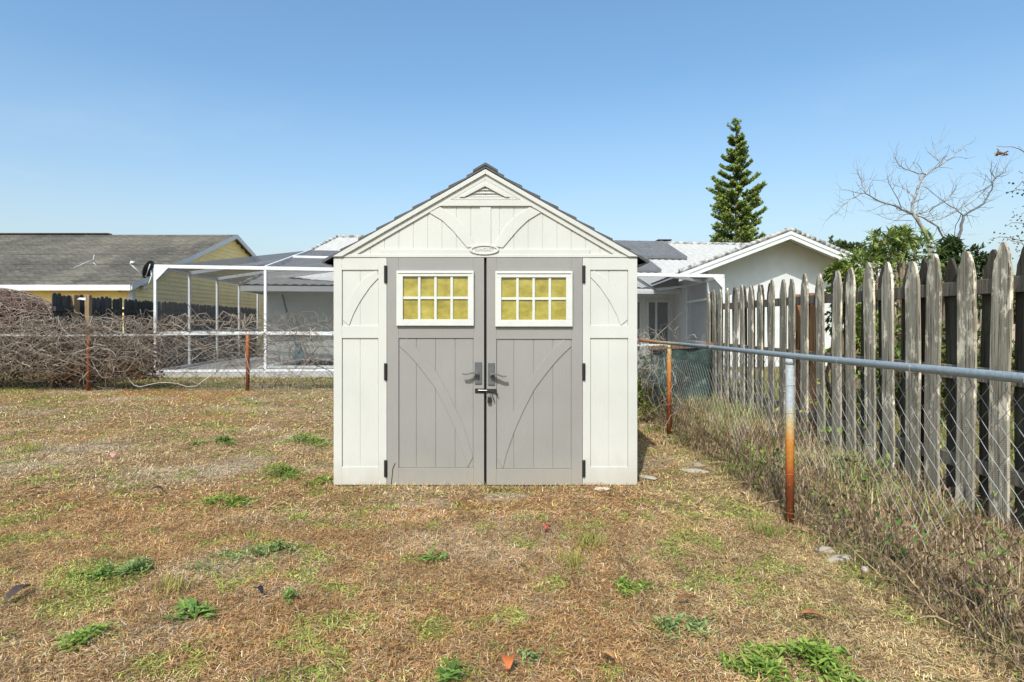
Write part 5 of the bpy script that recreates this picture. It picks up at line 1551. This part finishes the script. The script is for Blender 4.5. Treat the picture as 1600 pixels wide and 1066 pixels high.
# ------------------------------------------------------------------ single weeds and litter on the lawn
def rosette(g, n, r, width, c0, c1, lift=.35, upright=0.0, spread=.5):
    P = np.stack([g.normal(0, r * spread * .5, n), g.normal(0, r * spread * .5, n), np.full(n, .004)], -1)
    a = g.uniform(0, 6.28, n); el = np.abs(g.normal(lift, .25, n)) + upright
    D = np.stack([np.cos(a) * np.cos(el), np.sin(a) * np.cos(el), np.sin(el)], -1)
    t = g.random((n, 1)); col = (np.array(c0) * (1 - t) + np.array(c1) * t) * g.uniform(.8, 1.2, (n, 1))
    P[:, 2] += g.uniform(0, .03, n)
    return leaves(P, D, np.tile((0, 0, 1.0), (n, 1)), r * g.uniform(.25, .8, n), width * g.uniform(.6, 1.2, n), col, .25)
def patch(g, n, r, width, c0, c1):
    # low creeping weed: many small leaves in a ragged patch
    k = 5; cx_ = g.normal(0, r * .42, (k, 2)) * (1.35, .8)
    i = g.integers(0, k, n); P = np.zeros((n, 3)); P[:, :2] = cx_[i] + g.normal(0, r * .22, (n, 2)); P[:, 2] = g.uniform(0, 1, n) * np.clip(.55 * r - .6 * np.hypot(P[:, 0], P[:, 1]), .012, .09)
    a = g.uniform(0, 6.28, n); el = np.abs(g.normal(.3, .3, n))
    D = np.stack([np.cos(a) * np.cos(el), np.sin(a) * np.cos(el), np.sin(el)], -1)
    t = g.random((n, 1)); col = (np.array(c0) * (1 - t) + np.array(c1) * t) * g.uniform(.75, 1.2, (n, 1))
    return leaves(P, D, np.tile((0, 0, 1.0), (n, 1)), g.uniform(.02, .058, n), width * g.uniform(.6, 1.1, n), col, .25)
def grass_tuft(g, n, r, c0, c1):
    x, y = g.normal(0, r * .4, n), g.normal(0, r * .4, n); t = g.random((n, 1)); c = np.array(c0) * (1 - t) + np.array(c1) * t
    return blades(x, y, np.zeros(n), g.uniform(0, 6.28, n), np.abs(g.normal(.55, .3, n)), r * g.uniform(.35, .95, n), np.full(n, .0045), c, .5)
DG = ((.08, .16, .03), (.24, .36, .08)); MG = ((.14, .20, .06), (.32, .42, .15)); YG = ((.26, .26, .05), (.42, .36, .09)); BG = ((.11, .20, .03), (.33, .43, .08))
W = [(218, 890, 'p', 60, .13, .016, MG, 'largest pale green weed rosette in the left half of the lawn'),
     (162, 896, 'p', 40, .10, .013, DG, 'low green weed just left of the largest pale rosette'),
     (300, 960, 'r', 46, .13, .026, DG, 'dark green broad leaved weed left of centre near the bottom'),
     (152, 1000, 'p', 44, .13, .016, BG, 'long narrow green weed patch near the lower left corner'),
     (272, 918, 't', 90, .13, 0, YG, 'yellowish grass tuft between the pale rosette and the dark broad leaved weed'),
     (355, 784, 'p', 80, .17, .016, BG, 'bright green weed patch on the lawn left of the shed corner'),
     (676, 878, 'r', 26, .10, .02, DG, 'dark green weed rosette in front of the left shed door'),
     (397, 868, 'p', 36, .12, .013, MG, 'left one of two thin pale weeds in front of the shed left corner'),
     (436, 860, 'p', 34, .11, .013, MG, 'right one of two thin pale weeds in front of the shed left corner'),
     (311, 888, 'r', 26, .09, .012, MG, 'tiny grey green weed right of the largest pale rosette'),
     (452, 936, 'r', 24, .07, .016, DG, 'small dark green weed below the two thin pale weeds'),
     (430, 742, 'p', 90, .24, .016, BG, 'wide green weed patch beside the lower left of the shed'),
     (474, 690, 'p', 110, .26, .018, BG, 'wide dense green weed patch left of the shed middle'),
     (347, 692, 'p', 40, .16, .03, DG, 'round dark green weed farther back on the left lawn'),
     (46, 704, 't', 90, .2, 0, YG, 'yellow green grass tuft far left on the lawn'),
     (512, 752, 'p', 50, .14, .015, BG, 'green weed against the bottom left corner of the shed'),
     (893, 878, 't', 110, .11, 0, YG, 'yellow grass tuft in front of the right shed door'),
     (919, 850, 't', 110, .13, 0, ((.22, .26, .05), (.40, .38, .09)), 'lime grass tuft in front of the right shed hinge'),
     (1258, 1040, 'p', 150, .17, .018, BG, 'largest bright green weed clump at the bottom right'),
     (1188, 1054, 'p', 60, .11, .015, BG, 'green weed clump left of the largest one at the bottom right'),
     (1060, 985, 'p', 44, .12, .013, MG, 'thin green weed patch right of centre near the bottom'),
     (705, 1062, 'r', 40, .08, .02, DG, 'green weed at the bottom edge below the left shed door'),
     (1195, 835, 't', 120, .14, 0, ((.16, .21, .04), (.32, .34, .09)), 'green grass tuft just left of the grey orange post'),
     (965, 920, 'p', 36, .11, .012, BG, 'bright green sprawling weed in front of the cream right panel'),
     (828, 1030, 'r', 30, .08, .012, MG, 'small pale weed near the bottom centre'),
     (1040, 672, 'p', 60, .16, .02, BG, 'green weed at the foot of the rusty post right of the shed')]
for i, (px, py, k, n, r_, wd_, cc, lab) in enumerate(W):
    x, y = on_ground(px, py); g = np.random.default_rng(300 + i)
    v, q_, t_, c = rosette(g, int(n * 1.3), r_, wd_, *cc) if k == 'r' else patch(g, n * 5, r_, wd_, *cc) if k == 'p' else grass_tuft(g, n, r_, *cc)
    o = fast_mesh('grass_tuft' if k == 't' else 'weed', v, q_, t_, c, M['leaf'])
    o.location = (x, y, float(height(np.array([x]), np.array([y]))[0]) + .004)
    tag(o, lab, 'grass tuft' if k == 't' else 'weed', 'grass tufts on the lawn' if k == 't' else 'weeds on the lawn')
# upright leafy weeds by the fence
def leafy(x, y, h_, n, L, cc, seed, lab):
    g = np.random.default_rng(seed); e = empty('leafy_weed', lab, 'weed', (x, y, 0), 'leafy weeds along the fences')
    m = MB(); Ps = []
    for _ in range(5):
        p = np.array((x, y, 0)) + g.normal(0, .03, 3) * (1, 1, 0); d = np.array((g.normal(0, .3), g.normal(0, .3), 1)); path = [p]
        for _k in range(5): d = d + g.normal(0, .15, 3); p = p + d / np.linalg.norm(d) * h_ / 5; path.append(p)
        m.tube(path, np.linspace(.004, .0015, 6), 4); Ps += [path[int(g.integers(1, 6))] + g.normal(0, .015, 3) for _ in range(n // 5)]
    m.build('stem', M['stem'], e); P = np.array(Ps); k = len(P)
    t = g.random((k, 1)); col = np.array(cc[0]) * (1 - t) + np.array(cc[1]) * t
    v, q_, t_, c = leaves(P, rand_dir(g, k) + np.array((0, -.3, 0)), rand_dir(g, k) * .4 + np.array((0, 0, 1)), L * g.uniform(.6, 1.2, k), L * .6 * g.uniform(.7, 1.2, k), col, .15)
    fast_mesh('leaves', v - np.array((x, y, 0)), q_, t_, c, M['leaf'], e)
leafy(wx(1200, 4.6), 4.6, .42, 70, .05, ((.09, .16, .03), (.26, .32, .07)), 401, 'green leafy weed at the fence line left of the grey orange post')
leafy(wx(1330, 4.5), 4.5, .55, 80, .06, ((.08, .13, .03), (.22, .27, .07)), 402, 'green leafy weed between the fences right of the grey orange post')
leafy(wx(1228, 6.0), 6.0, .8, 50, .05, ((.25, .27, .05), (.42, .4, .1)), 403, 'yellow leafed climbing weed on the pickets left of the grey orange post')
leafy(wx(1395, 3.3), 3.3, .3, 40, .05, ((.10, .19, .04), (.24, .34, .09)), 404, 'light green leafy weed low in the dry weeds on the right')
leafy(wx(1545, 2.75), 2.75, .38, 46, .045, ((.10, .17, .04), (.24, .31, .08)), 405, 'green leafy weed low at the right edge before the last picket')

def litter(px, py, L, Wd, c, lab, seed):
    g = np.random.default_rng(seed); x, y = on_ground(px, py); a = g.uniform(0, 3.1)
    V, Fq = [], []
    for i in range(7):
        t = i / 6; w_ = Wd * math.sin(math.pi * (.08 + .84 * t)) ** .8; z = .022 + .012 * math.sin(t * 3) + .006 * t
        for s_ in (-1, 0, 1): V.append(((t - .5) * L, s_ * w_ / 2, z + abs(s_) * w_ * .35))
        if i: Fq += [(3 * i - 3, 3 * i - 2, 3 * i + 1, 3 * i), (3 * i - 2, 3 * i - 1, 3 * i + 2, 3 * i + 1)]
    me = bpy.data.meshes.new('fallen_leaf'); me.from_pydata(V, [], Fq); me.materials.append(simple('leaf_litter', c, .7, .3, 30)); me.polygons.foreach_set('use_smooth', [True] * len(Fq))
    o = link(bpy.data.objects.new('fallen_leaf', me)); o.location = (x, y, 0); o.rotation_euler = (0, 0, a)
    sm = o.modifiers.new('solid', 'SOLIDIFY'); sm.thickness = .0015
    tag(o, lab, 'leaf', 'fallen leaves on the lawn')
litter(794, 1047, .075, .045, (.45, .12, .03), 'orange fallen leaf at the bottom centre of the lawn', 1)
litter(855, 832, .05, .04, (.35, .07, .05), 'dark red fallen leaf in front of the right shed door', 2)
litter(1072, 946, .10, .03, (.22, .10, .04), 'curled brown leaf in front of the cream right panel, nearer the camera', 3)
litter(246, 770, .10, .035, (.05, .04, .035), 'dark curled leaf on the lawn left of the shed', 4)
litter(405, 932, .055, .03, (.02, .018, .02), 'small black leaf beside the small dark green weed', 5)
litter(28, 936, .16, .05, (.07, .05, .04), 'large dark dead leaf at the left edge', 6)
litter(178, 716, .13, .06, (.55, .25, .2), 'pinkish leaf far left on the lawn', 7)
litter(48, 772, .14, .035, (.33, .14, .06), 'rusty brown leaf far left on the lawn', 8)
litter(950, 1037, .05, .035, (.5, .27, .1), 'pale orange leaf bottom right of centre', 9)
litter(1268, 972, .10, .04, (.36, .17, .07), 'brown leaf above the largest green clump at right', 10)

def stone(px, py, s_, c, lab, seed):
    g = np.random.default_rng(seed); x, y = on_ground(px, py)
    bm = bmesh.new(); bmesh.ops.create_icosphere(bm, subdivisions=3, radius=1)
    k = g.normal(0, 1, (4, 3)); ph = g.uniform(0, 6, 4)
    for v in bm.verts:
        d = 1 + .13 * sum(math.sin(3 * float(np.dot(k[i], v.co)) + ph[i]) for i in range(4)) * .6
        v.co = Vector((v.co.x * s_[0] * d, v.co.y * s_[1] * d, max(v.co.z, -.4) * s_[2] * d))
    me = bpy.data.meshes.new('stone'); bm.to_mesh(me); bm.free(); me.materials.append(simple('pale_stone', c, .95, .2, 9, bmp=.6)); me.polygons.foreach_set('use_smooth', [True] * len(me.polygons))
    o = link(bpy.data.objects.new('stone', me)); o.location = (x, y, .005); o.rotation_euler = (0, 0, g.uniform(0, 3)); tag(o, lab, 'stone', 'pale stones by the fence')
stone(1312, 874, (.085, .04, .022), (.36, .30, .23), 'largest flat pale stone at the edge of the dry weeds on the right', 1)
stone(1290, 862, (.05, .03, .02), (.34, .29, .22), 'flat pale stone touching the largest one on its far side', 2)
stone(1352, 893, (.03, .02, .02), (.44, .4, .33), 'small white stone nearest the camera at the weed edge', 3)
stone(1085, 737, (.12, .04, .018), (.34, .30, .25), 'long pale stone right of the shed near the weeds', 4)
stone(1090, 727, (.09, .035, .016), (.33, .29, .24), 'slim pale stone just behind the long one right of the shed', 5)
stone(1012, 747, (.09, .04, .014), (.36, .33, .28), 'whitish flat stone beside the bottom right corner of the shed', 6)
stone(942, 766, (.06, .02, .018), (.5, .43, .34), 'small tan stone under the right end of the shed front', 7)

# ------------------------------------------------------------------ camera, sun, sky
cam = bpy.data.cameras.new('camera'); cam.sensor_width = 36; cam.lens = 36 * F / 1600; cam.shift_y = -28 / 1600; cam.clip_end = 4000; cam.clip_start = .05
co_ = bpy.data.objects.new('camera', cam); COL.objects.link(co_); co_.location = (0, 0, CZ); co_.rotation_euler = (R(90), 0, 0); scn.camera = co_
EL, AZ = R(47), math.atan2(-.28, -1.0)
sd = Vector((math.sin(AZ) * math.cos(EL), math.cos(AZ) * math.cos(EL), math.sin(EL)))
sl_ = bpy.data.lights.new('sun', 'SUN'); sl_.energy = 3.45; sl_.angle = R(.53); sl_.color = (1.0, .965, .91)
so = bpy.data.objects.new('sun', sl_); COL.objects.link(so); so.rotation_euler = sd.to_track_quat('Z', 'Y').to_euler(); so.location = (0, -20, 30)
wd = bpy.data.worlds.new('World'); scn.world = wd; wd.use_nodes = True
nt = wd.node_tree; bg = nt.nodes['Background']
sky = nt.nodes.new('ShaderNodeTexSky'); sky.sky_type = 'NISHITA'; sky.sun_disc = False; sky.sun_elevation = EL; sky.sun_rotation = AZ % (2 * math.pi)
sky.air_density = 1.25; sky.dust_density = 3.0; sky.ozone_density = 5.0
dirn = N(nt, 'ShaderNodeTexCoord').outputs['Generated']
sx_ = N(nt, 'ShaderNodeSeparateXYZ'); nt.links.new(dirn, sx_.inputs[0])
cl = ramp(nt, noise(nt, 2.6, 7, dirn, (1, 1, 3.2), .6), [(.56, (0, 0, 0)), (.80, (.34, .34, .34))]).outputs[0]
lowm = ramp(nt, sx_.outputs[2], [(.02, (1, 1, 1)), (.28, (.25, .25, .25)), (.42, (0, 0, 0))]).outputs[0]
cm = mix(nt, 1.0, cl, lowm, 'MULTIPLY')
hz = ramp(nt, sx_.outputs[2], [(.0, (.5, .5, .5)), (.10, (.34, .34, .34)), (.22, (.12, .12, .12)), (.36, (0, 0, 0))]).outputs[0]
tint = mix(nt, 1.0, sky.outputs[0], (.90, 1.045, 1.05), 'MULTIPLY')
nt.links.new(mix(nt, cm, mix(nt, hz, tint, (4.9, 5.0, 5.1)), (5.0, 5.2, 5.4)), bg.inputs[0]); bg.inputs[1].default_value = .139
scn.view_settings.view_transform = 'Standard'; scn.view_settings.look = 'None'; scn.view_settings.exposure = 0.5; scn.view_settings.gamma = 1
scn.cycles.max_bounces = 8; scn.cycles.transparent_max_bounces = 16
